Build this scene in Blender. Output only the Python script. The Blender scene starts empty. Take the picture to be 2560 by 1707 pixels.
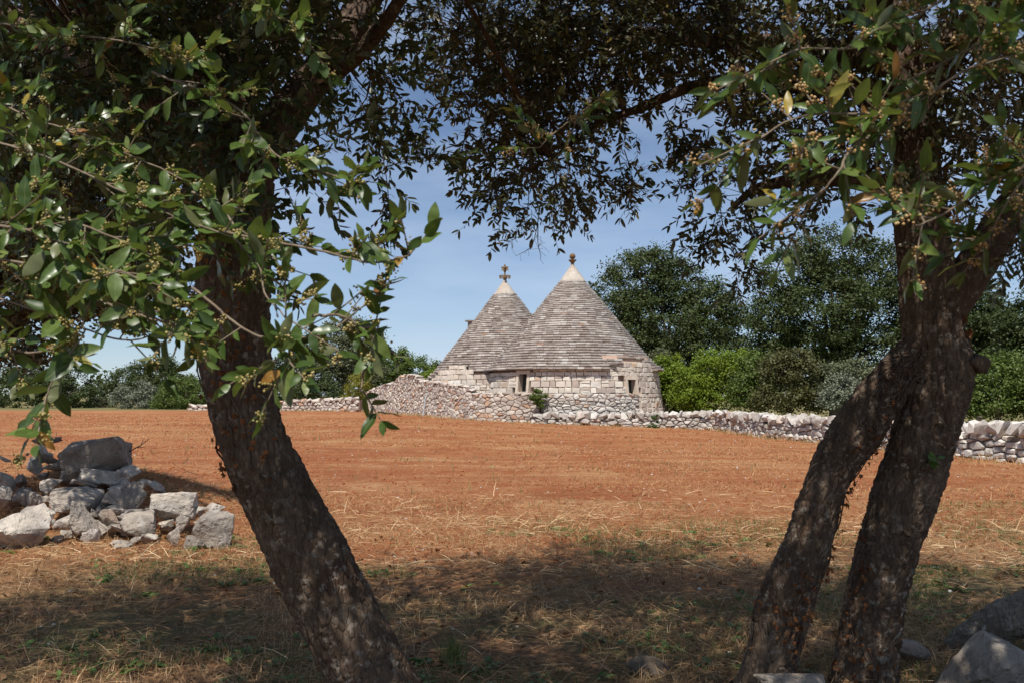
import bpy, bmesh, math, random
import numpy as np
from mathutils import Vector, Matrix

# ------------------------------------------------------------------ camera, sky, sun, exposure
SC = bpy.context.scene
COL = SC.collection
EYE = 1.6
PITCH = math.radians(3.09)
FPX = 2489.0                                   # focal length in pixels of the 2560 px wide photograph
cam_d = bpy.data.cameras.new('camera')
cam = bpy.data.objects.new('camera', cam_d); COL.objects.link(cam)
cam.location = (0, 0, EYE); cam.rotation_euler = (math.radians(90) + PITCH, 0, 0)
cam_d.sensor_width = 36.0; cam_d.lens = 35.0; cam_d.clip_start = 0.05; cam_d.clip_end = 6000
cam_d.dof.use_dof = True; cam_d.dof.focus_distance = 14.0; cam_d.dof.aperture_fstop = 11.0
SC.camera = cam

SUN_AZ = math.radians(16.0)                    # sun behind the camera, a little to the left
SUN_EL = math.radians(61.0)
w = bpy.data.worlds.new('World'); SC.world = w; w.use_nodes = True
wn = w.node_tree; wn.nodes.clear()
sky = wn.nodes.new('ShaderNodeTexSky'); sky.sky_type = 'NISHITA'; sky.sun_disc = False
sky.sun_elevation = SUN_EL; sky.sun_rotation = math.pi + SUN_AZ
sky.air_density = 0.85; sky.dust_density = 0.7; sky.ozone_density = 3.5; sky.altitude = 1200
bg = wn.nodes.new('ShaderNodeBackground'); bg.inputs['Strength'].default_value = 0.085
wo = wn.nodes.new('ShaderNodeOutputWorld')
tc = wn.nodes.new('ShaderNodeTexCoord')
mp = wn.nodes.new('ShaderNodeMapping'); mp.inputs['Scale'].default_value = (1.6, 1.6, 7.0); mp.inputs['Rotation'].default_value = (0.12, 0.18, 0.3)
nz = wn.nodes.new('ShaderNodeTexNoise'); nz.inputs['Scale'].default_value = 1.7; nz.inputs['Detail'].default_value = 7; nz.inputs['Roughness'].default_value = 0.55
rp = wn.nodes.new('ShaderNodeMapRange'); rp.inputs['From Min'].default_value = 0.30; rp.inputs['From Max'].default_value = 0.68; rp.inputs['To Max'].default_value = 0.6
mx = wn.nodes.new('ShaderNodeMix'); mx.data_type = 'RGBA'; mx.inputs['B'].default_value = (5.7, 6.8, 8.6, 1)
wn.links.new(tc.outputs['Generated'], mp.inputs['Vector']); wn.links.new(mp.outputs['Vector'], nz.inputs['Vector'])
wn.links.new(nz.outputs['Fac'], rp.inputs['Value']); wn.links.new(rp.outputs['Result'], mx.inputs['Factor'])
wn.links.new(sky.outputs['Color'], mx.inputs['A']); wn.links.new(mx.outputs['Result'], bg.inputs['Color'])
wn.links.new(bg.outputs['Background'], wo.inputs['Surface'])

sd = bpy.data.lights.new('sun', 'SUN'); sd.energy = 4.5; sd.angle = math.radians(0.53); sd.color = (1.0, 0.945, 0.87)
sun = bpy.data.objects.new('sun', sd); COL.objects.link(sun)
SUNV = Vector((-math.sin(SUN_AZ) * math.cos(SUN_EL), -math.cos(SUN_AZ) * math.cos(SUN_EL), math.sin(SUN_EL)))
sun.rotation_euler = SUNV.to_track_quat('Z', 'Y').to_euler(); sun.location = (0, -20, 30)

vs = SC.view_settings
vs.view_transform = 'Standard'; vs.look = 'None'; vs.gamma = 1.0; vs.use_curve_mapping = False; vs.exposure = 0.3
SC.render.engine = 'CYCLES'
cy = SC.cycles
cy.use_denoising = True; cy.max_bounces = 6; cy.diffuse_bounces = 3; cy.glossy_bounces = 2; cy.transmission_bounces = 4
cy.transparent_max_bounces = 4; cy.caustics_reflective = False; cy.caustics_refractive = False; cy.sample_clamp_indirect = 6

# ------------------------------------------------------------------ small maths
RS = np.random.RandomState(11)
R = random.Random(7)
def at(px, py, Y):
    """world point seen at photograph pixel (px, py) and standing Y metres in front of the camera"""
    u = (px - 1280) / FPX; v = (853.5 - py) / FPX
    y = math.cos(PITCH) - v * math.sin(PITCH); z = math.sin(PITCH) + v * math.cos(PITCH)
    s = Y / y
    return np.array((u * s, Y, EYE + z * s))
def smooth(a, b, x):
    t = np.clip((x - a) / (b - a), 0, 1); return t * t * (3 - 2 * t)
def hash3(i, j, k):
    n = (i * 73856093) ^ (j * 19349663) ^ (k * 83492791)
    n = (n ^ (n >> 13)) * 1274126177 & 0x7fffffff
    return ((n ^ (n >> 16)) & 0xffff) / 65535.0
def vnoise(p):
    p = np.asarray(p, float); i = np.floor(p).astype(np.int64); f = p - i; f = f * f * (3 - 2 * f)
    out = 0
    for dx in (0, 1):
        for dy in (0, 1):
            for dz in (0, 1):
                h = hash3(i[..., 0] + dx, i[..., 1] + dy, i[..., 2] + dz)
                out = out + h * (f[..., 0] if dx else 1 - f[..., 0]) * (f[..., 1] if dy else 1 - f[..., 1]) * (f[..., 2] if dz else 1 - f[..., 2])
    return out
def fbm(p, o=4):
    p = np.asarray(p, float); a = 0.5; s = 0
    for _ in range(o): s = s + a * vnoise(p); p = p * 2.03 + 17.3; a *= 0.5
    return s
def p3(x, y, z=0.0):
    x, y = np.broadcast_arrays(np.asarray(x, float), np.asarray(y, float)); return np.stack([x, y, np.full_like(x, z)], -1)
HEAP = np.array((-4.5, 12.6))
def ground_z(x, y):
    x = np.asarray(x, float); y = np.asarray(y, float)
    z = smooth(15, 46, y) * np.clip(0.30 - 0.033 * x, -0.05, 0.45)
    z = z + 0.10 * (fbm(p3(x * 0.35, y * 0.35), 3) - 0.44) * smooth(3, 6, y) * (1 - smooth(40, 60, y)) * 0.8
    z = z + 0.035 * (fbm(p3(x * 2.1, y * 2.1, 4.0), 3) - 0.44) * (1 - smooth(12, 25, y))
    z = z + 0.62 * np.exp(-(((x + 5.6) / 1.7) ** 2 + ((y - 13.6) / 1.5) ** 2))
    return z
def gz(x, y): return float(ground_z(x, y))

# ------------------------------------------------------------------ materials
class NT:
    def __init__(self, name):
        self.m = bpy.data.materials.new(name); self.m.use_nodes = True; self.t = self.m.node_tree; self.t.nodes.clear()
        self.out = self.t.nodes.new('ShaderNodeOutputMaterial')
    def n(self, typ, ins=None, **props):
        nd = self.t.nodes.new('ShaderNode' + typ)
        for k, v in props.items(): setattr(nd, k, v)
        for k, v in (ins or {}).items(): self.set(nd, k, v)
        return nd
    def set(self, nd, k, v):
        s = nd.inputs[k]
        if isinstance(v, bpy.types.Node): v = v.outputs[0]
        if isinstance(v, bpy.types.NodeSocket): self.t.links.new(v, s)
        else:
            if hasattr(s.default_value, '__len__') and len(s.default_value) == 4 and len(v) == 3: v = (*v, 1)
            s.default_value = v
    def mix(self, f, a, b, blend='MIX'):
        nd = self.t.nodes.new('ShaderNodeMix'); nd.data_type = 'RGBA'; nd.blend_type = blend
        self.set(nd, 0, f); self.set(nd, 6, a); self.set(nd, 7, b); return nd.outputs[2]
    def rng(self, v, a, b, c=0.0, d=1.0):
        return self.n('MapRange', {'Value': v, 'From Min': a, 'From Max': b, 'To Min': c, 'To Max': d}).outputs[0]
    def math(self, op, a, b=0.0):
        return self.n('Math', {0: a, 1: b}, operation=op).outputs[0]
    def noise(self, scale, detail=4, rough=0.55, vec=None, dist=0.0):
        nd = self.n('TexNoise', {'Scale': scale, 'Detail': detail, 'Roughness': rough, 'Distortion': dist})
        if vec is not None: self.set(nd, 'Vector', vec)
        return nd.outputs[0]
    def vor(self, scale, vec=None, feature='F1', out=0):
        nd = self.n('TexVoronoi', {'Scale': scale}, feature=feature)
        if vec is not None: self.set(nd, 'Vector', vec)
        return nd.outputs[out]
    def pos(self, scale=(1, 1, 1), rot=(0, 0, 0)):
        g = self.n('NewGeometry'); return self.n('Mapping', {'Vector': g.outputs['Position'], 'Scale': scale, 'Rotation': rot}).outputs[0]
    def rnd(self, obj=False):
        if obj: return self.n('ObjectInfo').outputs['Random']
        return self.n('Attribute', attribute_name='rnd').outputs['Fac']
    def ramp(self, f, stops):
        nd = self.n('ValToRGB', {0: f}); e = nd.color_ramp.elements
        while len(e) < len(stops): e.new(0.5)
        for el, (p, c) in zip(e, stops): el.position = p; el.color = (*c, 1)
        return nd.outputs[0]
    def bump(self, h, strength=0.5, dist=0.02):
        return self.n('Bump', {'Height': h, 'Strength': strength, 'Distance': dist}).outputs[0]
    def bsdf(self, col, rough=0.85, normal=None, spec=0.3, **kw):
        b = self.n('BsdfPrincipled', {'Base Color': col, 'Roughness': rough, 'Specular IOR Level': spec})
        if normal is not None: self.set(b, 'Normal', normal)
        for k, v in kw.items(): self.set(b, k, v)
        return b
    def done(self, sh):
        self.t.links.new(sh.outputs[0] if isinstance(sh, bpy.types.Node) else sh, self.out.inputs['Surface']); return self.m

def stone_mat(name, stops, dark=(0.16, 0.13, 0.12), lichen=(0.62, 0.60, 0.56), dark_amt=0.55, lichen_amt=0.5, scale=3.0, bump=0.5, bd=0.02, rot=0.0):
    t = NT(name); pos = t.pos()
    base = t.ramp(t.rnd(), stops)
    n1 = t.noise(scale, 6, 0.65, pos); n2 = t.noise(scale * 4.3, 6, 0.7, pos); n3 = t.noise(scale * 0.45, 3, 0.5, pos)
    c = t.mix(t.rng(n1, 0.5, 0.72, 0, dark_amt), base, dark)
    c = t.mix(t.rng(n2, 0.52, 0.7, 0, lichen_amt), c, lichen)
    c = t.mix(t.rng(n3, 0.4, 0.7, 0, 0.25), c, (0.42, 0.36, 0.29))
    pits = t.vor(scale * 9, pos)
    h = t.math('ADD', t.math('MULTIPLY', n2, 0.7), t.math('MULTIPLY', t.rng(pits, 0.0, 0.3), 0.4))
    return t.done(t.bsdf(c, 0.92, t.bump(h, bump, bd), 0.2))

M = {}
M['roof'] = stone_mat('roof_slab_limestone', [(0.0, (0.22, 0.175, 0.15)), (0.35, (0.315, 0.275, 0.245)), (0.8, (0.40, 0.36, 0.325)), (0.94, (0.53, 0.50, 0.46)), (0.990, (0.52, 0.49, 0.45)), (0.995, (0.36, 0.24, 0.18)), (1.0, (0.36, 0.22, 0.15))],
                      dark=(0.16, 0.115, 0.10), lichen=(0.56, 0.545, 0.52), scale=3.6, dark_amt=0.75, lichen_amt=0.65)
M['block'] = stone_mat('wall_block_limestone', [(0.0, (0.44, 0.355, 0.30)), (0.2, (0.57, 0.495, 0.42)), (0.6, (0.67, 0.60, 0.51)), (0.92, (0.75, 0.70, 0.62)), (0.97, (0.62, 0.47, 0.32)), (1.0, (0.52, 0.38, 0.29))],
                       dark=(0.40, 0.345, 0.29), lichen=(0.70, 0.65, 0.58), dark_amt=0.6, lichen_amt=0.4, scale=2.2)
M['rubble'] = stone_mat('rubble_limestone', [(0.0, (0.33, 0.265, 0.23)), (0.3, (0.46, 0.40, 0.35)), (0.7, (0.56, 0.505, 0.44)), (0.90, (0.64, 0.59, 0.52)), (0.94, (0.53, 0.35, 0.23)), (1.0, (0.42, 0.24, 0.16))],
                        dark=(0.22, 0.18, 0.155), lichen=(0.62, 0.59, 0.56), dark_amt=0.75, lichen_amt=0.55, scale=3.0, bd=0.03)
M['field_stone'] = stone_mat('field_wall_limestone', [(0.0, (0.36, 0.325, 0.285)), (0.5, (0.50, 0.465, 0.42)), (0.9, (0.64, 0.605, 0.555)), (0.965, (0.46, 0.32, 0.22)), (1.0, (0.42, 0.22, 0.14))],
                             dark=(0.175, 0.155, 0.14), lichen=(0.66, 0.645, 0.61), dark_amt=0.85, lichen_amt=0.6, scale=3.4, bd=0.03)
M['mortar'] = stone_mat('wall_core_earth', [(0.0, (0.17, 0.11, 0.085)), (1.0, (0.22, 0.15, 0.115))], scale=5, dark_amt=0.3, lichen_amt=0.1)
M['cornice'] = stone_mat('cornice_limestone', [(0.0, (0.50, 0.33, 0.24)), (1.0, (0.56, 0.38, 0.28))], dark=(0.4, 0.26, 0.19), lichen=(0.6, 0.47, 0.38), scale=4, dark_amt=0.3, lichen_amt=0.2)

def rock_mat(name='boulder_limestone', k=1.0):
    t = NT(name); r = t.rnd(True)
    tcn = t.n('TexCoord'); off = t.n('VectorMath', {0: tcn.outputs['Object'], 1: t.n('CombineXYZ', {0: t.math('MULTIPLY', r, 40), 1: t.math('MULTIPLY', r, 17), 2: r})}, operation='ADD').outputs[0]
    base = t.ramp(r, [(0, (0.32, 0.275, 0.23)), (0.5, (0.45, 0.40, 0.345)), (1, (0.60, 0.545, 0.475))])
    n1 = t.noise(2.6, 7, 0.62, off, 0.4); n2 = t.noise(14, 7, 0.7, off); n3 = t.noise(6.0, 5, 0.6, off)
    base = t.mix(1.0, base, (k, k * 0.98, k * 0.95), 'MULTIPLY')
    c = t.mix(t.rng(n1, 0.42, 0.66, 0, 0.8), base, (0.14, 0.125, 0.115))
    c = t.mix(t.rng(n3, 0.55, 0.72, 0, 0.5), c, (0.60 * k, 0.565 * k, 0.51 * k))
    c = t.mix(t.rng(t.noise(1.7, 3, 0.5, off), 0.58, 0.75, 0, 0.5), c, (0.40, 0.27, 0.18))
    pits = t.rng(t.vor(13, off), 0.05, 0.24)
    pm = t.rng(n3, 0.42, 0.56)
    h = t.math('ADD', t.math('MULTIPLY', n2, 0.6), t.math('MULTIPLY', t.math('MULTIPLY', pits, pm), 0.35))
    return t.done(t.bsdf(c, 0.9, t.bump(h, 1.0, 0.05), 0.2))
M['rock'] = rock_mat(); M['shaded_rock'] = rock_mat('shade_darkened_boulder', 0.68)  # second one: darker copy of the limestone, canopy shade put into its colour

def plaster_mat():
    t = NT('lime_plaster'); pos = t.pos((1, 1, 0.45))
    c = t.mix(t.rng(t.noise(2.4, 6, 0.65, pos), 0.38, 0.60, 0, 0.85), (0.50, 0.455, 0.395), (0.36, 0.295, 0.235))
    c = t.mix(t.rng(t.noise(9, 6, 0.7, pos), 0.5, 0.7, 0, 0.6), c, (0.30, 0.25, 0.21))
    return t.done(t.bsdf(c, 0.9, t.bump(t.noise(25, 5, 0.6), 0.3, 0.01), 0.2))
M['plaster'] = plaster_mat()
def simple(name, c1, c2, scale=6.0, rough=0.85, bump=0.3, spec=0.3):
    t = NT(name); pos = t.pos()
    n = t.noise(scale, 6, 0.65, pos)
    return t.done(t.bsdf(t.mix(t.rng(n, 0.35, 0.65), c1, c2), rough, t.bump(t.noise(scale * 4, 5, 0.65, pos), bump, 0.01), spec))
M['pinnacle'] = simple('lichened_pinnacle_stone', (0.24, 0.13, 0.045), (0.11, 0.075, 0.045), 9)
M['pinnacle_pale'] = simple('weathered_pinnacle_stone', (0.30, 0.21, 0.12), (0.12, 0.09, 0.07), 9)
M['shutter'] = simple('dark_painted_shutter', (0.030, 0.038, 0.034), (0.045, 0.05, 0.045), 3, 0.6)
M['jamb'] = simple('dressed_stone', (0.62, 0.545, 0.44), (0.52, 0.42, 0.33), 4)
M['pipe'] = simple('pale_blue_plastic_pipe', (0.50, 0.58, 0.62), (0.40, 0.48, 0.52), 3, 0.5)

def bark_mat(name, c1, c2, c3, patch=(0.40, 0.37, 0.33), lich=0.6):
    t = NT(name); tcn = t.n('UVMap'); uv = t.n('Mapping', {'Vector': tcn.outputs[0], 'Scale': (1, 1, 1)}).outputs[0]; pos = t.pos()
    st = t.pos((1, 1, 0.35))
    n1 = t.noise(9, 6, 0.65, st); n2 = t.noise(38, 5, 0.7, st); n3 = t.noise(3.5, 4, 0.6, pos)
    c = t.mix(t.rng(n1, 0.35, 0.65), c1, c2); c = t.mix(t.rng(n3, 0.45, 0.7, 0, 0.8), c, c3)
    c = t.mix(t.math('MULTIPLY', t.rng(t.noise(26, 4, 0.65, pos), 0.55, 0.62), t.rng(n3, 0.36, 0.55, 0.1, lich)), c, patch)
    h = t.math('ADD', t.math('MULTIPLY', n2, 0.5), t.math('MULTIPLY', t.rng(t.vor(30, st, 'DISTANCE_TO_EDGE'), 0, 0.12), 0.6))
    return t.done(t.bsdf(c, 0.93, t.bump(h, 0.8, 0.012), 0.15))
M['bark'] = bark_mat('rough_grey_brown_bark', (0.085, 0.058, 0.040), (0.158, 0.114, 0.080), (0.085, 0.050, 0.032), (0.34, 0.30, 0.245))
M['log'] = bark_mat('weathered_log_bark', (0.16, 0.13, 0.10), (0.26, 0.22, 0.17), (0.12, 0.09, 0.07))
M['branch_bark'] = bark_mat('branch_bark', (0.085, 0.060, 0.045), (0.14, 0.10, 0.075), (0.12, 0.070, 0.048), lich=0.3)
M['far_bark'] = simple('background_bark', (0.10, 0.08, 0.06), (0.16, 0.13, 0.10), 5)

def leaf_mat(name, stops, under, obj=False, rough=0.42, trans=0.25, spec=0.5, tcol=(0.20, 0.26, 0.03), vein=False):
    t = NT(name); r = t.rnd(obj)
    top = t.ramp(r, stops)
    if vein:
        tcn = t.n('TexCoord'); sx = t.n('SeparateXYZ', {0: tcn.outputs['UV']})
        rib = t.rng(t.math('ABSOLUTE', t.math('SUBTRACT', sx.outputs[1], 0.5)), 0.0, 0.06, 0.55, 0.0)
        top = t.mix(rib, top, (0.22, 0.28, 0.10))
        wv = t.noise(7, 4, 0.6, tcn.outputs['Object']); spot = t.noise(22, 3, 0.6, t.n('VectorMath', {0: tcn.outputs['Object'], 1: t.n('CombineXYZ', {0: t.math('MULTIPLY', r, 60), 1: r, 2: 0})}, operation='ADD').outputs[0]); top = t.mix(t.rng(spot, 0.66, 0.72, 0, 0.7), top, (0.20, 0.15, 0.05)); top = t.mix(t.rng(wv, 0.4, 0.7, 0, 0.35), top, (0.02, 0.05, 0.015))
    g = t.n('NewGeometry')
    c = t.mix(g.outputs['Backfacing'], top, under)
    b = t.bsdf(c, rough, None, spec)
    tr = t.n('BsdfTranslucent', {'Color': t.mix(0.5, top, tcol)})
    return t.done(t.n('MixShader', {0: trans, 1: b, 2: tr}))
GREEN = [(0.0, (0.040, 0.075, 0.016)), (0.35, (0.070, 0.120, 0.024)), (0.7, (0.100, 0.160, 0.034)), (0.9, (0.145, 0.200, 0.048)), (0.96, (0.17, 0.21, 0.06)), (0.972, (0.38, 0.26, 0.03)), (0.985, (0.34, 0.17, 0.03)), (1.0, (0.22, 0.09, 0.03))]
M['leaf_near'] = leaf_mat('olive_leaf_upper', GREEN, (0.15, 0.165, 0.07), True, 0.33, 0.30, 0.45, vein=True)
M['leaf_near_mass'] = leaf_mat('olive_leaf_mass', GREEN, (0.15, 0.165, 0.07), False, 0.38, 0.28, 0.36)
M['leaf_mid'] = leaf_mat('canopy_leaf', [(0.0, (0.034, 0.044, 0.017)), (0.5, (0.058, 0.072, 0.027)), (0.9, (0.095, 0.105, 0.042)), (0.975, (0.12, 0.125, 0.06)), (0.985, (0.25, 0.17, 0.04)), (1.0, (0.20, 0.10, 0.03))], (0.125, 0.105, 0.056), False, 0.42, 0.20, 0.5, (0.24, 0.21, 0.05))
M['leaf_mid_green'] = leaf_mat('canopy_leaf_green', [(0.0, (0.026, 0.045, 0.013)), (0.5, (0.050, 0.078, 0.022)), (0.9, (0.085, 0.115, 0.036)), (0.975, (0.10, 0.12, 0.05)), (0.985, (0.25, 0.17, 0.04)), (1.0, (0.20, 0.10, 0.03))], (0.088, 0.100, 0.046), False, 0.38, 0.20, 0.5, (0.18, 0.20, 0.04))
M['straw_pale'] = leaf_mat('pale_straw', [(0.0, (0.56, 0.36, 0.18)), (0.6, (0.70, 0.51, 0.29)), (1.0, (0.84, 0.69, 0.46))], (0.62, 0.44, 0.24), False, 0.6, 0.12, 0.3, (0.6, 0.42, 0.2))
M['leaf_grey'] = leaf_mat('grey_olive_leaf', [(0.0, (0.05, 0.062, 0.036)), (0.6, (0.085, 0.10, 0.062)), (1.0, (0.12, 0.135, 0.085))], (0.16, 0.17, 0.13), False, 0.5, 0.12, 0.35)
def bgleaf(name, lo, mid, hi, t=0.2): return leaf_mat(name, [(0.0, lo), (0.55, mid), (1.0, hi)], mid, False, 0.55, t, 0.3, hi)
M['oak'] = bgleaf('oak_leaf', (0.030, 0.047, 0.013), (0.056, 0.079, 0.021), (0.108, 0.130, 0.042))
M['darkleaf'] = bgleaf('dark_hedge_leaf', (0.027, 0.043, 0.012), (0.048, 0.070, 0.019), (0.086, 0.110, 0.036))
M['lime'] = bgleaf('fresh_green_leaf', (0.095, 0.145, 0.014), (0.165, 0.235, 0.022), (0.27, 0.34, 0.045), 0.35)
M['midgreen'] = bgleaf('bush_green_leaf', (0.055, 0.09, 0.018), (0.10, 0.145, 0.028), (0.155, 0.205, 0.05), 0.28)
M['russet'] = bgleaf('russet_tipped_leaf', (0.055, 0.065, 0.02), (0.095, 0.10, 0.034), (0.17, 0.12, 0.05), 0.22)
M['silver'] = bgleaf('silver_leaf', (0.11, 0.13, 0.085), (0.17, 0.19, 0.13), (0.26, 0.27, 0.20), 0.15)
M['olivegreen'] = bgleaf('far_olive_leaf', (0.075, 0.09, 0.045), (0.115, 0.13, 0.065), (0.17, 0.18, 0.10), 0.15)
M['broom'] = bgleaf('broom_flower_leaf', (0.12, 0.15, 0.03), (0.22, 0.22, 0.035), (0.48, 0.40, 0.03), 0.2)
M['ivy_dead'] = leaf_mat('dead_ivy_leaf', [(0.0, (0.10, 0.040, 0.018)), (0.5, (0.19, 0.072, 0.026)), (0.9, (0.27, 0.11, 0.04)), (1.0, (0.33, 0.19, 0.09))], (0.26, 0.12, 0.05), True, 0.7, 0.12, 0.2, (0.3, 0.1, 0.02))
M['ivy_dead_mass'] = leaf_mat('fallen_leaf', [(0.0, (0.12, 0.06, 0.03)), (0.5, (0.21, 0.11, 0.05)), (1.0, (0.34, 0.23, 0.12))], (0.24, 0.14, 0.07), False, 0.7, 0.1, 0.2, (0.3, 0.12, 0.03))
M['ivy_green'] = leaf_mat('sprout_leaf', [(0.0, (0.05, 0.11, 0.02)), (1.0, (0.09, 0.17, 0.03))], (0.12, 0.18, 0.06), True, 0.4, 0.25, 0.4)
M['flower'] = leaf_mat('cream_flower_bud', [(0.0, (0.34, 0.28, 0.09)), (0.6, (0.46, 0.37, 0.13)), (1.0, (0.55, 0.44, 0.20))], (0.45, 0.36, 0.14), False, 0.6, 0.2, 0.3, (0.5, 0.4, 0.1))
M['flower_dry'] = leaf_mat('dried_flower_bud', [(0.0, (0.46, 0.27, 0.10)), (0.6, (0.62, 0.41, 0.18)), (1.0, (0.74, 0.56, 0.30))], (0.5, 0.3, 0.12), False, 0.7, 0.2, 0.2, (0.5, 0.3, 0.1))
M['straw'] = leaf_mat('dry_straw', [(0.0, (0.28, 0.13, 0.058)), (0.4, (0.47, 0.27, 0.125)), (0.8, (0.64, 0.43, 0.225)), (1.0, (0.78, 0.62, 0.40))], (0.44, 0.29, 0.15), False, 0.65, 0.15, 0.3, (0.5, 0.33, 0.15))
M['stubble'] = leaf_mat('stubble_blade', [(0.0, (0.30, 0.105, 0.042)), (0.55, (0.47, 0.215, 0.088)), (1.0, (0.70, 0.48, 0.25))], (0.46, 0.27, 0.13), False, 0.65, 0.15, 0.3, (0.5, 0.3, 0.12))
M['grass'] = leaf_mat('green_grass_blade', [(0.0, (0.075, 0.12, 0.03)), (0.6, (0.12, 0.17, 0.05)), (1.0, (0.21, 0.23, 0.085))], (0.09, 0.12, 0.04), False, 0.5, 0.2, 0.35)
M['weed'] = leaf_mat('green_weed_leaf', [(0.0, (0.06, 0.12, 0.025)), (1.0, (0.12, 0.19, 0.045))], (0.09, 0.13, 0.05), False, 0.5, 0.25, 0.3)

def ground_mat():
    t = NT('terra_rossa_field'); pos = t.pos(); sx = t.n('SeparateXYZ', {0: pos}); X, Y = sx.outputs[0], sx.outputs[1]
    rows = t.pos((0.22, 0.42, 1), (0, 0, 0.25))
    f1 = t.noise(1.0, 5, 0.6, rows, 0.6); f2 = t.noise(3.2, 6, 0.65, pos, 0.3); f3 = t.noise(24, 6, 0.75, pos); f4 = t.noise(0.22, 3, 0.5, pos)
    fine = t.noise(11, 8, 0.85, t.pos((1, 0.9, 1)))
    soil = t.mix(t.rng(t.math('ADD', t.math('MULTIPLY', f3, 0.5), t.math('MULTIPLY', fine, 0.5)), 0.40, 0.62), (0.185, 0.055, 0.021), (0.40, 0.142, 0.055))
    straw = t.mix(t.rng(f3, 0.35, 0.65), (0.34, 0.165, 0.072), (0.54, 0.33, 0.16))
    s = t.math('ADD', t.rng(f1, 0.44, 0.66, 0, 0.48), t.rng(f2, 0.42, 0.66, 0, 0.42))
    s = t.math('MULTIPLY', t.math('ADD', s, t.rng(t.noise(0.8, 4, 0.6, t.pos((0.25, 1.1, 1), (0, 0, -0.12)), 0.4), 0.5, 0.62, 0, 0.35)), t.rng(fine, 0.38, 0.62, 0.15, 1.45))
    field = t.mix(s, soil, straw); field = t.mix(t.rng(t.noise(0.55, 5, 0.65, pos, 0.8), 0.54, 0.68, 0, 0.5), field, (0.47, 0.29, 0.145)); field = t.mix(t.rng(t.noise(0.31, 4, 0.6, t.pos((1, 1.6, 1)), 0.5), 0.52, 0.66, 0, 0.6), field, (0.23, 0.078, 0.032))
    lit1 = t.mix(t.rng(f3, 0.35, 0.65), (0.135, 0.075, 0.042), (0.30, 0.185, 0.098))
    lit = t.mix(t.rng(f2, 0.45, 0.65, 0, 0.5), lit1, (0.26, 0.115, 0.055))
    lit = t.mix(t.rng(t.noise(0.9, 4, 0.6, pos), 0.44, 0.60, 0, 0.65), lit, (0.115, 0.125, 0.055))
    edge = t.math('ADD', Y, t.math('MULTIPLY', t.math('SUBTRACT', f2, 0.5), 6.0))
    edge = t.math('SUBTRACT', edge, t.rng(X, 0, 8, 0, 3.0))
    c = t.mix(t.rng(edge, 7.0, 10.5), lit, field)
    far = t.mix(t.rng(f4, 0.4, 0.65), (0.16, 0.15, 0.06), (0.22, 0.17, 0.08))
    c = t.mix(t.rng(Y, 74, 80), c, far)
    wall_side = t.math('ADD', X, t.math('MULTIPLY', Y, 0.14))
    c = t.mix(t.rng(wall_side, 16.2, 17.4), c, far)
    h = t.math('ADD', f3, t.math('MULTIPLY', fine, 0.5))
    return t.done(t.bsdf(c, 0.95, t.bump(h, 0.9, 0.05), 0.1))
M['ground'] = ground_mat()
M['clod'] = simple('red_soil_clod', (0.19, 0.058, 0.022), (0.38, 0.135, 0.052), 12, 0.95)

# ------------------------------------------------------------------ object helpers
def link(o, parent=None):
    COL.objects.link(o)
    if parent is not None:
        o.parent = parent
        if parent.type == 'EMPTY': o.matrix_parent_inverse = Matrix.Translation(-parent.location)
    return o
def thing(name, label, cat, loc, group=None):
    o = bpy.data.objects.new(name, None); o.location = Vector([float(v) for v in loc]); o.empty_display_size = 0.2; COL.objects.link(o)
    o['label'] = label; o['category'] = cat; o['kind'] = 'thing'
    if group: o['group'] = group
    return o
def tag(o, label, cat, group=None):
    o['label'] = label; o['category'] = cat
    if group: o['group'] = group
    return o
def mesh_data(name, V, F, rnd=None, mat=None, smoothed=False):
    """V (n,3), F (m,k) array of equal faces, or a list of faces; rnd one number per face"""
    me = bpy.data.meshes.new(name)
    V = np.asarray(V, np.float32)
    if isinstance(F, np.ndarray):
        k = F.shape[1]; n = len(F)
        me.vertices.add(len(V)); me.vertices.foreach_set('co', V.ravel())
        me.loops.add(n * k); me.loops.foreach_set('vertex_index', F.astype(np.int32).ravel())
        me.polygons.add(n); me.polygons.foreach_set('loop_start', np.arange(0, n * k, k, dtype=np.int32))
        me.update(calc_edges=True)
    else:
        me.from_pydata([tuple(map(float, v)) for v in V], [], [tuple(int(i) for i in f) for f in F]); me.update()
    if rnd is not None:
        a = me.attributes.new('rnd', 'FLOAT', 'FACE')
        a.data.foreach_set('value', np.broadcast_to(np.asarray(rnd, np.float32), (len(me.polygons),)).copy())
    if smoothed: me.polygons.foreach_set('use_smooth', np.ones(len(me.polygons), bool))
    if mat is not None: me.materials.append(mat)
    return me
def obj(name, V, F, mat, parent=None, rnd=None, smoothed=False, kind=None):
    o = bpy.data.objects.new(name, mesh_data(name, V, F, rnd, mat, smoothed)); link(o, parent)
    if kind: o['kind'] = kind
    return o
class Acc:
    """collects pieces of any face size for one joined mesh"""
    def __init__(self): self.V = []; self.F = []; self.R = []; self.n = 0
    def add(self, V, F, r=0.5):
        self.V.append(np.asarray(V, float)); self.F += [tuple(i + self.n for i in f) for f in F]; self.R += [r] * len(F); self.n += len(V)
    def build(self, name, mat, parent=None, smoothed=False, kind=None):
        if not self.V: return None
        return obj(name, np.concatenate(self.V), self.F, mat, parent, self.R, smoothed, kind)
def box_vf(c, s, rz=0.0):
    c = np.asarray(c, float); s = np.asarray(s, float) / 2
    V = np.array([(x, y, z) for x in (-1, 1) for y in (-1, 1) for z in (-1, 1)], float) * s
    if rz: V = V @ np.array([[math.cos(rz), math.sin(rz), 0], [-math.sin(rz), math.cos(rz), 0], [0, 0, 1]])
    return V + c, [(0, 1, 3, 2), (4, 6, 7, 5), (0, 4, 5, 1), (2, 3, 7, 6), (0, 2, 6, 4), (1, 5, 7, 3)]
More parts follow.
